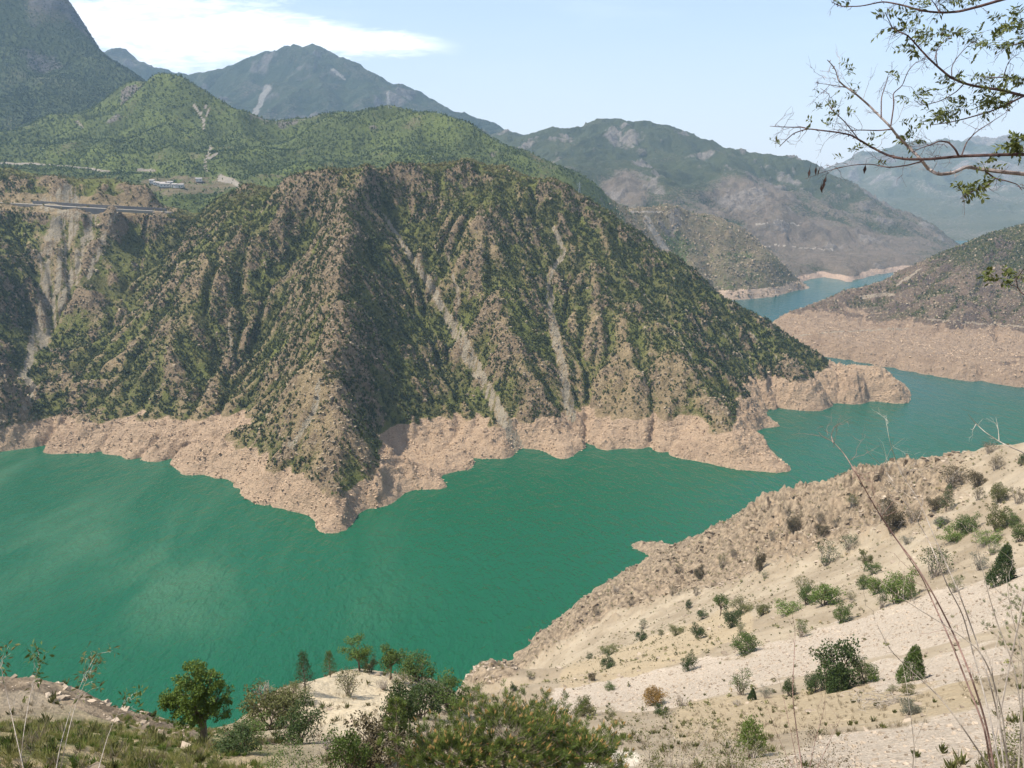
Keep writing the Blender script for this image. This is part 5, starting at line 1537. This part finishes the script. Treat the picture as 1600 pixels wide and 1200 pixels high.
sparse_bush(1045, 1235, 190, 130, 'olive', 'thin see-through olive bush at the bottom edge below the rust bush', 71)
sparse_bush(1150, 1240, 150, 85, 'olive', 'thin leafy bush at the bottom edge left of the tall bright bush', 72)
sparse_bush(930, 1250, 110, 70, 'olive', 'low leafy bush at the bottom edge right of the pines', 73)
sparse_bush(1290, 1240, 150, 75, 'brown', 'low brownish bush at the bottom edge under the purplish stems', 74, 20, 6)
sparse_bush(1590, 1235, 110, 90, 'olive', 'olive bush at the bottom right corner around the bare stems', 75)
sparse_bush(460, 1235, 130, 60, 'green', 'low green bush at the bottom edge left of the upright green bush', 76, 26, 14)

# --- weed stalks at the lower left
def stalk(label, line, depth, seed, leaf='olive'):
    rng = np.random.RandomState(seed); mb, fo = MB(), MB()
    pth = trace(mb, line, depth, 0.0034, 0.0012, 5, 0.4, 4, rng); root = pth[0]; g = float(ground(root[0], root[1])[0])
    mb.tube(curve(root, (root[0], root[1] - 0.1, min(g, root[2]) - 0.05), 0, rng, 4, 0.02), 0.0034, 0.004, 5)
    ends = twigs(mb, pth, rng, 7, 0.14, 0.0018, 0.6, 1, 0.55)
    leaf_cloud(fo, ends + [pth[-1]], 0.05, 8, 0.05, 0.008, rng)
    o = thing('weed_stalk', label, 'weed', (root[0], root[1], g), 0, 'tall dry weed stalks at the lower left')
    for b, n_, m_ in ((mb, 'stem', PALEBARK), (fo, 'leaves', LM[leaf])):
        b.V = [v - np.array([root[0], root[1], g]) for v in b.V]; b.build(n_, m_, o)


stalk('longest pale weed stalk leaning right, tip against the water at lower left', [(85, 1215), (95, 1160), (110, 1110), (128, 1065), (150, 1022)], 6.0, 81)
stalk('second long stalk, close beside the longest one and leaning the same way', [(92, 1215), (105, 1150), (118, 1100), (136, 1060), (146, 1038)], 6.4, 82)
stalk('bent stalk with green sprigs left of the longest one', [(30, 1215), (36, 1150), (46, 1090), (60, 1040), (66, 1034)], 6.0, 83, 'green')
stalk('stalk leaning left at the left edge', [(40, 1215), (25, 1150), (12, 1090), (2, 1045)], 5.6, 84)
stalk('short stalk with a green sprig near the big leafy tree', [(150, 1215), (168, 1150), (188, 1105), (206, 1088)], 6.6, 85, 'green')


# --- grass and low growth
def tussocks(name, label, n, sampler, mat, seed, bl, blades, wid):
    rng = np.random.RandomState(seed); mb = MB()
    for i in range(n):
        p = sampler(rng)
        if p is None: continue
        k = bl * (0.6 + 0.8 * rng.rand()); m_ = blades
        d = rv(rng, m_) * 0.55 + np.array([0, 0, 0.9])
        mb.leaves(p + rv(rng, m_) * np.array([.5, .5, 0.02]) * k * 0.5, d, rv(rng, m_), k * (0.6 + 0.6 * rng.rand(m_)), wid, np.clip(rng.rand() * 0.6 + 0.4 * rng.rand(m_), 0, 1))
    o = mb.build(name, mat); tag(o, label, 'grass', kind='stuff')


def px_sampler(x0, x1, y0, y1, key, thr):
    ii = np.where((fpx > x0) & (fpx < x1) & (fpy > y0) & (fpy < y1) & (FY > 6) & (FY < 420) & (key > thr))
    wgt = (RR[ii] ** 2) / np.maximum(RR[ii], 5) ** 1.4; cdf = np.cumsum(wgt); cdf /= cdf[-1]
    def f(rng):
        k = min(np.searchsorted(cdf, rng.rand()), len(cdf) - 1); i, j = ii[0][k], ii[1][k]
        return np.array([FX[i, j], FY[i, j], FZ[i, j]])
    return f


pat = fbm(FX / 3.5, FY / 3.5, 4, 651)
tussocks('grass', 'green and straw coloured grass on the bank at lower left', 4200, px_sampler(-80, 420, 1105, 1320, turf * (pat + 0.6), 0.5), LM['turf'], 91, 0.26, 34, 0.006)
tussocks('grass', 'low green herbs on the bank at lower left', 2600, px_sampler(-80, 520, 1110, 1320, turf + pat, 0.8), LM['bright'], 92, 0.20, 30, 0.014)
tussocks('dry_grass', 'sparse dry tussocks all over the near slope', 5200, px_sampler(-60, 1660, 720, 1230, pat + 0.2 * straw - 0.6 * sc_ - 0.3 * rockz, -0.05), LM['dry'], 93, 0.34, 16, 0.012)
tussocks('herbs', 'small grey green cushions speckling the near slope', 1500, px_sampler(-60, 1660, 720, 1230, pat - 0.3 * sc_, 0.02), LM['olive'], 94, 0.40, 24, 0.035)

# --- loose stones
M_NEAR = rock_mat('ridge_rock', (0.13, 0.10, 0.07), (0.32, 0.25, 0.175))


def stones():
    rng = np.random.RandomState(17)
    m, t = material('loose_stone')
    c = t.mix(t.attr('tint'), (0.17, 0.135, 0.10), (0.40, 0.325, 0.25)); finish(t, c, 0.9, None, 0.15)
    ii = np.where((fpx > -40) & (fpx < 1660) & (fpy > 720) & (fpy < 1240) & (FY > 10) & (FY < 330) & ((sc_ > 0.3) | (rockz > 0.35) | (pat > 0.18)))
    wgt = RR[ii] ** 1.1 * (0.3 + 2.0 * sc_[ii] + 0.7 * rockz[ii]); cdf = np.cumsum(wgt); cdf /= cdf[-1]
    n = 14000; k = np.clip(np.searchsorted(cdf, rng.rand(n)), 0, len(cdf) - 1); i, j = ii[0][k], ii[1][k]
    c0 = np.stack([FX[i, j], FY[i, j], FZ[i, j]], 1)
    s = (0.07 + 0.5 * rng.rand(n) ** 4) * (0.30 + np.clip(RR[i, j] / 160, 0, 1.5)) * (1 - 0.5 * (sc_[i, j] > 0.4))
    cube = np.array([(x, y, z) for z in (-1, 1) for y in (-1, 1) for x in (-1, 1)], float) * 0.62
    Fq = np.array([(0, 2, 3, 1), (4, 5, 7, 6), (0, 1, 5, 4), (2, 6, 7, 3), (0, 4, 6, 2), (1, 3, 7, 5)])
    V = cube[None] * (0.6 + 0.75 * rng.rand(n, 8, 1)) + 0.2 * rng.normal(size=(n, 8, 3))
    a = rng.rand(n) * 6.28; ca, sa = np.cos(a)[:, None], np.sin(a)[:, None]
    V = np.stack([V[..., 0] * ca - V[..., 1] * sa, V[..., 0] * sa + V[..., 1] * ca, V[..., 2] * 0.6], -1) * s[:, None, None] + c0[:, None]
    FF = (np.arange(n)[:, None, None] * 8 + Fq[None]).reshape(-1, 4)
    o = mesh_np('stones', V.reshape(-1, 3), FF, m, dict(tint=np.repeat(rng.rand(n), 8)), smooth_=False)
    tag(o, 'loose pale stones strewn over the scree and the near slope', 'stones', kind='stuff')


stones()
area = (FY > 25) * (FY < 480) * smooth(fpx, -60, -20) * smooth(fpx, 1680, 1640) * (RR ** 2)
scatter('low_scrub', 'tiny brown and olive cushions dotted over the near slope', 'scrub', FX, FY, FZ, area * (RR > 70) * (FZ > WZ + 8) * (1 - 0.93 * sc_) * (0.12 + smooth(pat, 0.0, 0.35) + 0.7 * rockz), 8000, 0.3, (0.2, 0.8), (0.5, 1.0), 22, foliage_mat('low_scrub_leaves', (0.085, 0.075, 0.035), (0.165, 0.16, 0.06), (0.26, 0.20, 0.11)), 51, size=0.3)
rocks('rocks', 'angular brown rocks of the ridge falling to the water on the near side', FX, FY, FZ, (rockz > 0.45) * (RR > 100) * (fpy < 1045) * (RR ** 2) * (0.15 + smooth(fbm(FX / 22, FY / 22, 3, 661), 0.0, 0.3)), 4500, 0.3, 0.2, 1.7, M_NEAR, 36)
# ------------------------------------------------------------------ road, walls, village, pylons
def grid_hit(gx_, gy_, gz_, px, py, y0, y1):
    d = ray(px, py) / ray(px, py)[1]; c_ = gx_[0, 1] - gx_[0, 0]
    yy_ = np.linspace(y0, y1, 3000); xs = d[0] * yy_
    j = np.clip(((xs - gx_[0, 0]) / c_), 0, gx_.shape[1] - 1.001); i = np.clip(((yy_ - gy_[0, 0]) / c_), 0, gx_.shape[0] - 1.001)
    h = gz_[i.astype(int), j.astype(int)]
    k = np.argmax(d[2] * yy_ < h)
    return np.array([xs[k], yy_[k], h[k]])


def hz_(gx_, gy_, gz_, x, y):
    c_ = gx_[0, 1] - gx_[0, 0]
    return gz_[int((y - gy_[0, 0]) / c_), int((x - gx_[0, 0]) / c_)]


def plain(name, c, rough=0.85, c2=None, sc=3.0):
    m, t = material(name)
    n_ = t.noise(t.n('ShaderNodeTexCoord').outputs['Object'], sc, 4, 0.6)
    finish(t, t.mix(n_, c, c2 or [q * 0.7 for q in c]), rough, None, 0.2)
    return m


M_ROAD = plain('road_surface', (0.30, 0.265, 0.22), 0.9)
M_CONC = plain('weathered_concrete', (0.13, 0.12, 0.115), 0.9, (0.20, 0.185, 0.17), 0.2)
M_WHITE = plain('white_render', (0.62, 0.60, 0.56)); M_ROOF = plain('grey_roof', (0.36, 0.33, 0.31), 0.7)
M_STEEL = plain('galvanised_steel', (0.42, 0.44, 0.46), 0.5); M_GLASSD = plain('dark_window', (0.03, 0.035, 0.04), 0.2)
hx, hy, hzg = HILL[0], HILL[1], HILL[2]
rp = [np.array(pt(px, py, ROAD_R + max(0, px - 180) * 0.4)) for px, py in [(-120, 314), (-60, 316), (0, 318), (60, 321), (120, 325), (180, 328), (240, 331), (262, 333)]]
rp = np.array([np.interp(np.linspace(0, len(rp) - 1, 80), range(len(rp)), [q[k] for q in rp]) for k in range(3)]).T
nrm_ = np.array([0.35, 0.94])


def ribbon(name, off0, off1, z0, z1, mat, i0=0, i1=80, thick=0.5, attrs=None):
    """a strip following the road between two offsets back from its outer edge, as a closed slab"""
    V = []; Fq = []
    p = rp[i0:i1]; n = len(p)
    for q in p:
        a = q[:2] + nrm_ * off0; b = q[:2] + nrm_ * off1
        V += [(a[0], a[1], q[2] + z0), (b[0], b[1], q[2] + z0), (b[0], b[1], q[2] + z1), (a[0], a[1], q[2] + z1)]
    for i in range(n - 1):
        for k in range(4):
            a = i * 4 + k; b = i * 4 + (k + 1) % 4
            Fq.append((a, b, b + 4, a + 4))
    Fq += [(0, 3, 2, 1), ((n - 1) * 4, (n - 1) * 4 + 1, (n - 1) * 4 + 2, (n - 1) * 4 + 3)]
    return mesh_np(name, V, Fq, mat, smooth_=False)


tag(ribbon('road', 0.5, 9.5, -2.5, 0.9, M_ROAD), 'pale road on a bench across the left hillside', 'road', kind='structure')
tag(ribbon('retaining_wall', 10.5, 12.0, -1.0, 4.6, M_CONC, 30, 74), 'long dark retaining wall with the shaded road cut along the back of the hillside road', 'wall')  # dark strip is the wall plus painted shade of the cut slope
tag(ribbon('retaining_wall', -1.2, 0.2, -7.0, 0.7, M_CONC, 36, 56), 'grey retaining wall propping the road above the scree gully', 'wall')


def box(V, Fq, c, s, rz=0.0):
    b = len(V); ca, sa = math.cos(rz), math.sin(rz)
    for z in (0, 1):
        for x, y in ((-.5, -.5), (.5, -.5), (.5, .5), (-.5, .5)):
            X_, Y_ = x * s[0], y * s[1]
            V.append((c[0] + X_ * ca - Y_ * sa, c[1] + X_ * sa + Y_ * ca, c[2] + z * s[2]))
    Fq += [(b, b + 3, b + 2, b + 1), (b + 4, b + 5, b + 6, b + 7)] + [(b + i, b + (i + 1) % 4, b + 4 + (i + 1) % 4, b + 4 + i) for i in range(4)]


gx, gy, gz, gv, gpx, gpy, gc = G2
for px, py, w_, d_, h_, rz, label in [
    (238, 287, 8, 7, 5, 0.2, 'small white house at the left end of the village'),
    (245, 289, 9, 7, 4, -0.1, 'white house second from the left end of the village'),
    (253, 291, 13, 8, 5, 0.05, 'low wide white house left of the middle of the village'),
    (259, 294, 16, 8, 5, 0.1, 'largest white building in the middle of the village'),
    (266, 288, 10, 7, 4, 0.3, 'white house uphill behind the largest village building'),
    (274, 293, 10, 8, 5, -0.2, 'white house just right of the largest village building'),
    (281, 294, 13, 8, 5, 0.15, 'wide white house at the right of the village centre'),
    (311, 284, 11, 8, 5, 0.3, 'lone white house among the terraced fields right of the village')]:
    p = grid_hit(gx, gy, gz, px, py, 1150, 2000)
    o = thing('house', label, 'house', (p[0], p[1], p[2] - 0.6), rz, 'white houses of the village')
    V, Fq = [], []; box(V, Fq, (0, 0, 0), (w_, d_, h_ + 0.6)); mesh_np('wall', V, Fq, M_WHITE, smooth_=False, parent=o)
    hw, hd, e = w_ / 2 + 0.5, d_ / 2 + 0.5, h_ + 0.62
    V = [(-hw, -hd, e), (hw, -hd, e), (hw, hd, e), (-hw, hd, e), (-hw, 0, e + 1.8), (hw, 0, e + 1.8), (-hw, -hd, e + .25), (hw, -hd, e + .25), (hw, hd, e + .25), (-hw, hd, e + .25)]
    mesh_np('roof', V, [(0, 3, 2, 1), (0, 1, 7, 6), (2, 3, 9, 8), (6, 7, 5, 4), (8, 9, 4, 5), (1, 2, 8, 7), (3, 0, 6, 9), (7, 8, 5, 5), (9, 6, 4, 4)], M_ROOF, smooth_=False, parent=o)
    for q in range(2 if w_ < 12 else 3):
        V, Fq = [], []; box(V, Fq, (-w_ / 2 + w_ * (q + 0.5) / (2 if w_ < 12 else 3), -d_ / 2, 0.6 + h_ * 0.35), (1.4, 0.12, 1.5)); mesh_np('window', V, Fq, M_GLASSD, smooth_=False, parent=o)

for px, py, h_, label in [(609, 170, 40, 'tall lattice pylon on the crest of the green hill under the blue peak'), (905, 312, 30, 'thin lattice pylon on the wooded slope right of the near hill')]:
    p = grid_hit(gx, gy, gz, px, py, 1200, 2400)
    o = thing('pylon', label, 'pylon', (p[0], p[1], p[2] - 1), 0.2, 'power pylons on the green hills')
    mb = MB()
    for sx_, sy_ in ((1, 1), (1, -1), (-1, -1), (-1, 1)):
        mb.tube([(sx_ * 2.6, sy_ * 2.6, 0), (sx_ * 1.0, sy_ * 1.0, h_ * 0.6), (sx_ * 0.35, sy_ * 0.35, h_)], 0.22, 0.14, 4)
    for k in range(9):
        z0_, z1_ = h_ * k / 9, h_ * (k + 1) / 9
        f0, f1 = (2.6 - 1.6 * min(1, z0_ / (h_ * .6)) if z0_ < h_ * .6 else 1 - .65 * (z0_ / h_ - .6) / .4), (2.6 - 1.6 * min(1, z1_ / (h_ * .6)) if z1_ < h_ * .6 else 1 - .65 * (z1_ / h_ - .6) / .4)
        for (ax, ay), (bx_, by_) in (((1, 1), (1, -1)), ((1, -1), (-1, -1)), ((-1, -1), (-1, 1)), ((-1, 1), (1, 1))):
            mb.tube([(ax * f0, ay * f0, z0_), (bx_ * f1, by_ * f1, z1_)], 0.1, 0.1, 3)
    mb.build('tower', M_STEEL, o)
    for z_ in (0.72, 0.84):
        mb = MB(); mb.tube([(-5, 0, h_ * z_), (0, 0, h_ * z_ + .5), (5, 0, h_ * z_)], 0.16, 0.16, 4); mb.tube([(-5, 0, h_ * z_), (0, 0, h_ * z_ + 1.6), (5, 0, h_ * z_)], 0.1, 0.1, 3); mb.build('cross_arm', M_STEEL, o)
# ------------------------------------------------------------------ locust tree whose boughs hang in at the upper right
def locust():
    rng = np.random.RandomState(33)
    base = np.array([2.75, 2.7, 0]); base[2] = float(ground(base[0], base[1])[0])
    o = thing('locust_tree', 'thorny tree at the right whose thin leafy branches hang into the upper right sky', 'tree', tuple(base))
    tr = MB(); lf = MB(); pd = MB(); wood = []
    fork = np.array([2.62, 2.85, 0.55])
    tr.tube(curve(base + (0, 0, -0.4), fork, 0, rng, 10, 0.03), 0.085, 0.05, 9)
    B = [  # photo path, distance, thick, thin
        ([(1700, 290), (1640, 276), (1600, 272), (1560, 268), (1530, 264), (1510, 260), (1490, 270), (1466, 273), (1450, 264), (1440, 250), (1420, 230), (1400, 210), (1393, 200), (1375, 182), (1355, 162), (1335, 145), (1320, 135), (1310, 126), (1306, 110), (1300, 101), (1293, 94)], 3.1, 0.0088, 0.0014, -0.2),
        ([(1720, 262), (1650, 245), (1600, 241), (1560, 242), (1500, 244), (1450, 249), (1415, 249), (1390, 244), (1365, 232), (1345, 220), (1330, 211), (1310, 207), (1285, 204), (1262, 201), (1240, 208), (1225, 222), (1218, 229)], 2.9, 0.0068, 0.0012, 0.15),
        ([(1262, 201), (1250, 198), (1240, 199), (1215, 198), (1203, 197)], 3.02, 0.0028, 0.0010, 0.0),
        ([(1720, 170), (1650, 158), (1600, 150), (1585, 146), (1560, 140), (1530, 136), (1505, 130), (1485, 121), (1465, 104), (1450, 90), (1437, 76), (1425, 62), (1418, 55), (1405, 50), (1395, 45), (1388, 30), (1383, 20)], 3.3, 0.0068, 0.0012, -0.3),
        ([(1720, -40), (1640, -20), (1570, -2), (1530, 10), (1500, 18), (1470, 20), (1440, 17), (1410, 8), (1380, 2), (1345, 10), (1312, 10), (1300, 3)], 3.0, 0.0068, 0.0012, 0.2),
        ([(1600, 150), (1570, 165), (1545, 175), (1510, 185), (1480, 192), (1455, 195)], 3.25, 0.0045, 0.0014, 0.1),
        ([(1498, 244), (1492, 232), (1482, 222), (1468, 220), (1455, 226), (1437, 232), (1425, 238)], 2.92, 0.0040, 0.0012, -0.15),
        ([(1540, 268), (1555, 279), (1570, 282), (1590, 288), (1597, 297)], 3.05, 0.0035, 0.0012, -0.1),
        ([(1555, 279), (1542, 291), (1520, 299), (1502, 309)], 3.04, 0.0030, 0.0010, -0.1),
        ([(1393, 202), (1372, 204), (1345, 203), (1330, 204), (1310, 205)], 2.93, 0.0028, 0.0010, 0.1),
        ([(1377, 183), (1377, 152), (1384, 132), (1388, 120)], 2.93, 0.0026, 0.0010, 0.1),
        ([(1392, 196), (1397, 162), (1395, 146), (1410, 134), (1418, 112), (1430, 98), (1447, 92)], 2.93, 0.0026, 0.0010, 0.1),
        ([(1502, 244), (1510, 222), (1525, 206), (1550, 190), (1578, 172)], 2.92, 0.0028, 0.0010, 0.1),
        ([(1440, 252), (1420, 258), (1390, 262), (1360, 256), (1330, 258), (1300, 265), (1276, 272)], 2.93, 0.0030, 0.0008, 0.1),
        ([(1505, 132), (1495, 143), (1470, 158), (1440, 165), (1428, 156)], 3.2, 0.0026, 0.0010, 0.1),
        ([(1465, 104), (1462, 90), (1463, 78), (1478, 60), (1495, 50)], 3.18, 0.0026, 0.0009, 0.1),
        ([(1487, 122), (1487, 105), (1492, 94), (1506, 78), (1516, 68), (1530, 60)], 3.2, 0.0022, 0.0009, 0.1),
        ([(1620, 128), (1590, 122), (1565, 121), (1540, 121), (1525, 118)], 3.2, 0.0030, 0.0010, 0.1),
        ([(1568, 121), (1574, 100), (1580, 92), (1593, 83)], 3.2, 0.0022, 0.0009, 0.1),
        ([(1640, 60), (1600, 66), (1575, 72), (1555, 85)], 3.2, 0.0030, 0.0010, 0.0),
        ([(1468, 20), (1462, 8), (1452, -4)], 3.08, 0.0028, 0.0010, 0.0),
        ([(1345, 222), (1320, 190), (1300, 172), (1293, 160), (1297, 148), (1282, 138)], 2.95, 0.0022, 0.0008, 0.1),
        ([(1324, 137), (1300, 133), (1280, 130)], 2.92, 0.0018, 0.0007, 0.0),
        ([(1660, 470), (1600, 462), (1590, 450), (1588, 436), (1600, 420)], 3.1, 0.0030, 0.0010, 0.0),
    ]
    paths = []
    for i, (ln, dp, r0, r1, dd) in enumerate(B):
        mb = MB(); thick = r0 > 0.006
        p = trace(mb, ln, dp, r0, r1, 7 if thick else 5, dd, 5, rng, 0.3 + 0.4 * rng.rand()); paths.append(p)
        if ln[0][0] > 1630:      # carry the bough back to the trunk
            a = p[0]; e = fork + np.array([0, 0, 0.35 * (a[2] - fork[2])]) * 0.5 if a[2] > 0 else fork
            mb.tube(curve(fork, a, 0.03, rng, 9, 0.05), 0.034 if thick else 0.010, r0, 7)
        twigs(mb, p, rng, 22 if thick else 7, 0.08, 0.0009, 0.9, 3, 0.25)
        if thick:               # thorny knots
            for q in range(16):
                k = 3 + rng.randint(len(p) - 4); v = rv(rng)[0]; rr_ = r0 + (r1 - r0) * k / len(p)
                mb.tube([p[k], p[k] + v * (rr_ + 0.006)], 0.003, 0.0012, 4)
        b = mb.build('branch', DARKBARK if i != 0 else LIGHTBARK); b.parent = o; wood.append(b)
    # compound leaves: a thin stalk with paired leaflets, in bunches
    def at(px, py, d0=None):
        best = None
        for p in paths:
            cz = p[:, 1] * CP - p[:, 2] * SP
            x, y = project(p[:, 0], p[:, 1], p[:, 2]); d = np.hypot(x - px, y - py); k = int(np.argmin(d))
            if best is None or d[k] < best[0]: best = (d[k], cz[k])
        d_ = ray(px, py); q = best[1] * (1 + 0.01 * rng.normal())
        return d_ * q / (d_[1] * CP - d_[2] * SP)
    stalk_ = lf
    def compound(c, L, n, droop, size):
        d = rv(rng)[0] * np.array([1, 0.5, 0.5]); d[2] = abs(d[2]) * (1 if rng.rand() < 0.65 else -1); d /= np.linalg.norm(d)
        ln = curve(c, c + d * L, 0.08, rng, 8, 0.03); stalk_.tube(ln, 0.0009, 0.0005, 3, 0.5)
        s = np.cross(d, rv(rng)[0]); s /= np.linalg.norm(s)
        idx = np.linspace(2, 7, n).astype(int); p = np.repeat(ln[idx], 2, 0)
        sg = np.tile([1, -1], n)[:, None]
        dr = d * 0.45 + s * sg * 0.8 + np.array([0, 0, droop]) + rv(rng, 2 * n) * 0.25
        lf.leaves(p, dr, rv(rng, 2 * n) * 0.6 + np.array([0, -0.3, 0.7]), size * (0.75 + 0.5 * rng.rand(2 * n)), size * 0.21, np.clip(0.2 + 0.8 * rng.rand() * 0.6 + 0.4 * rng.rand(2 * n), 0, 1))
    for px, py, n, sp in [(1385, 25, 2, 4), (1392, 42, 2, 5), (1400, 48, 2, 5), (1418, 38, 4, 8), (1422, 28, 2, 5), (1425, 75, 5, 8), (1448, 60, 2, 5), (1460, 66, 6, 9), (1462, 55, 4, 7), (1478, 51, 3, 6), (1490, 52, 2, 4), (1508, 70, 1, 3), (1525, 60, 3, 6),
                          (1542, 72, 3, 6), (1553, 60, 4, 7), (1560, 40, 3, 7), (1575, 42, 4, 8), (1590, 50, 5, 8), (1572, 68, 5, 8), (1590, 64, 5, 8), (1598, 30, 4, 8), (1492, 126, 4, 6), (1535, 132, 4, 6), (1548, 138, 3, 6), (1575, 132, 4, 6), (1595, 128, 6, 8), (1512, 124, 2, 5),
                          (1430, 154, 4, 6), (1438, 162, 2, 4), (1475, 146, 3, 6), (1452, 188, 4, 6), (1462, 182, 3, 6), (1485, 175, 6, 9), (1495, 168, 4, 7), (1520, 166, 3, 6), (1540, 162, 6, 8), (1555, 160, 6, 8), (1568, 158, 5, 7), (1490, 202, 2, 4), (1595, 222, 7, 9), (1600, 236, 6, 8), (1590, 232, 4, 7),
                          (1542, 257, 4, 6), (1520, 297, 5, 6), (1506, 304, 4, 5), (1526, 292, 3, 5), (1432, 10, 4, 7), (1478, 6, 5, 8), (1470, 2, 3, 6), (1423, 222, 4, 5), (1550, 432, 5, 7), (1570, 436, 4, 7), (1588, 432, 3, 6), (1330, 2, 2, 4), (1303, 3, 2, 3), (1512, 6, 2, 4)]:
        for q in range(int(n * 1.15 + 0.5)):
            compound(at(px + rng.normal() * sp * 0.6, py + rng.normal() * sp * 0.6), 0.035 + 0.03 * rng.rand(), 4 + rng.randint(3), -0.15, 0.023)
    for px, py in [(1318, 110), (1320, 118), (1278, 138), (1297, 154), (1311, 165), (1311, 180), (1287, 192), (1268, 190), (1285, 170), (1324, 130), (1338, 148), (1322, 172), (1388, 117), (1404, 114), (1369, 216), (1387, 236), (1330, 238), (1318, 246), (1368, 256), (1355, 228), (1220, 227), (1405, 190), (1326, 102)]:
        for q in range(1 + (rng.rand() < 0.4)):
            compound(at(px, py), 0.025 + 0.02 * rng.rand(), 2 + rng.randint(3), 0.2, 0.019)
    for px, py in [(1265, 272), (1275, 268), (1281, 270), (1291, 284), (1288, 290), (1283, 296), (1352, 266)]:
        pd = MB(); p = at(px, py - 8); d = np.array([0.25 * rng.normal(), 0.1, -1.0]); pd.leaves(p[None], d[None], rv(rng), 0.034, 0.0055, rng.rand())
        pd.leaves(p[None] + 0.0015, d[None], rv(rng), 0.034, 0.0055, rng.rand()); pd.tube([p + d / np.linalg.norm(d) * 0.012, p, p + (0.004, 0, 0.02)], 0.0007, 0.0006, 3); pd.build('seed_pod', PODM).parent = o
    for nm, b, mt in (('trunk', tr, BARK), ('leaflets', lf, LM['locust'])):
        b.build(nm, mt).parent = o
    for ch in o.children:
        ch.data.transform(__import__('mathutils').Matrix.Translation(-Vector(base)))


DARKBARK = bark_mat('dark_twig_bark', (0.05, 0.032, 0.032), (0.13, 0.085, 0.08))
LIGHTBARK = bark_mat('pale_pinkish_bark', (0.15, 0.125, 0.12), (0.40, 0.35, 0.34))
PODM = bark_mat('dark_seed_pods', (0.045, 0.03, 0.03), (0.09, 0.06, 0.055))
locust()
# ------------------------------------------------------------------ haze: one closed box of even air
m = bpy.data.materials.new('haze_air'); m.use_nodes = True
t = NT(m.node_tree)
pv = t.n('ShaderNodeVolumePrincipled', inp={'Color': (0.46, 0.71, 1.0, 1), 'Density': 0.00008, 'Anisotropy': 0.0})
o_ = t.n('ShaderNodeOutputMaterial'); t.t.links.new(pv.outputs[0], o_.inputs['Volume'])
x0, x1, y0, y1, z0, z1 = -7700, 7700, -1000, 7700, WZ - 60, 1300
V = [(x, y, z) for z in (z0, z1) for y in (y0, y1) for x in (x0, x1)]
hz = mesh_np('haze', V, [(0, 2, 3, 1), (4, 5, 7, 6), (0, 1, 5, 4), (2, 6, 7, 3), (0, 4, 6, 2), (1, 3, 7, 5)], m, smooth_=False)
tag(hz, 'thin blue haze filling the valley air', 'haze', kind='stuff')
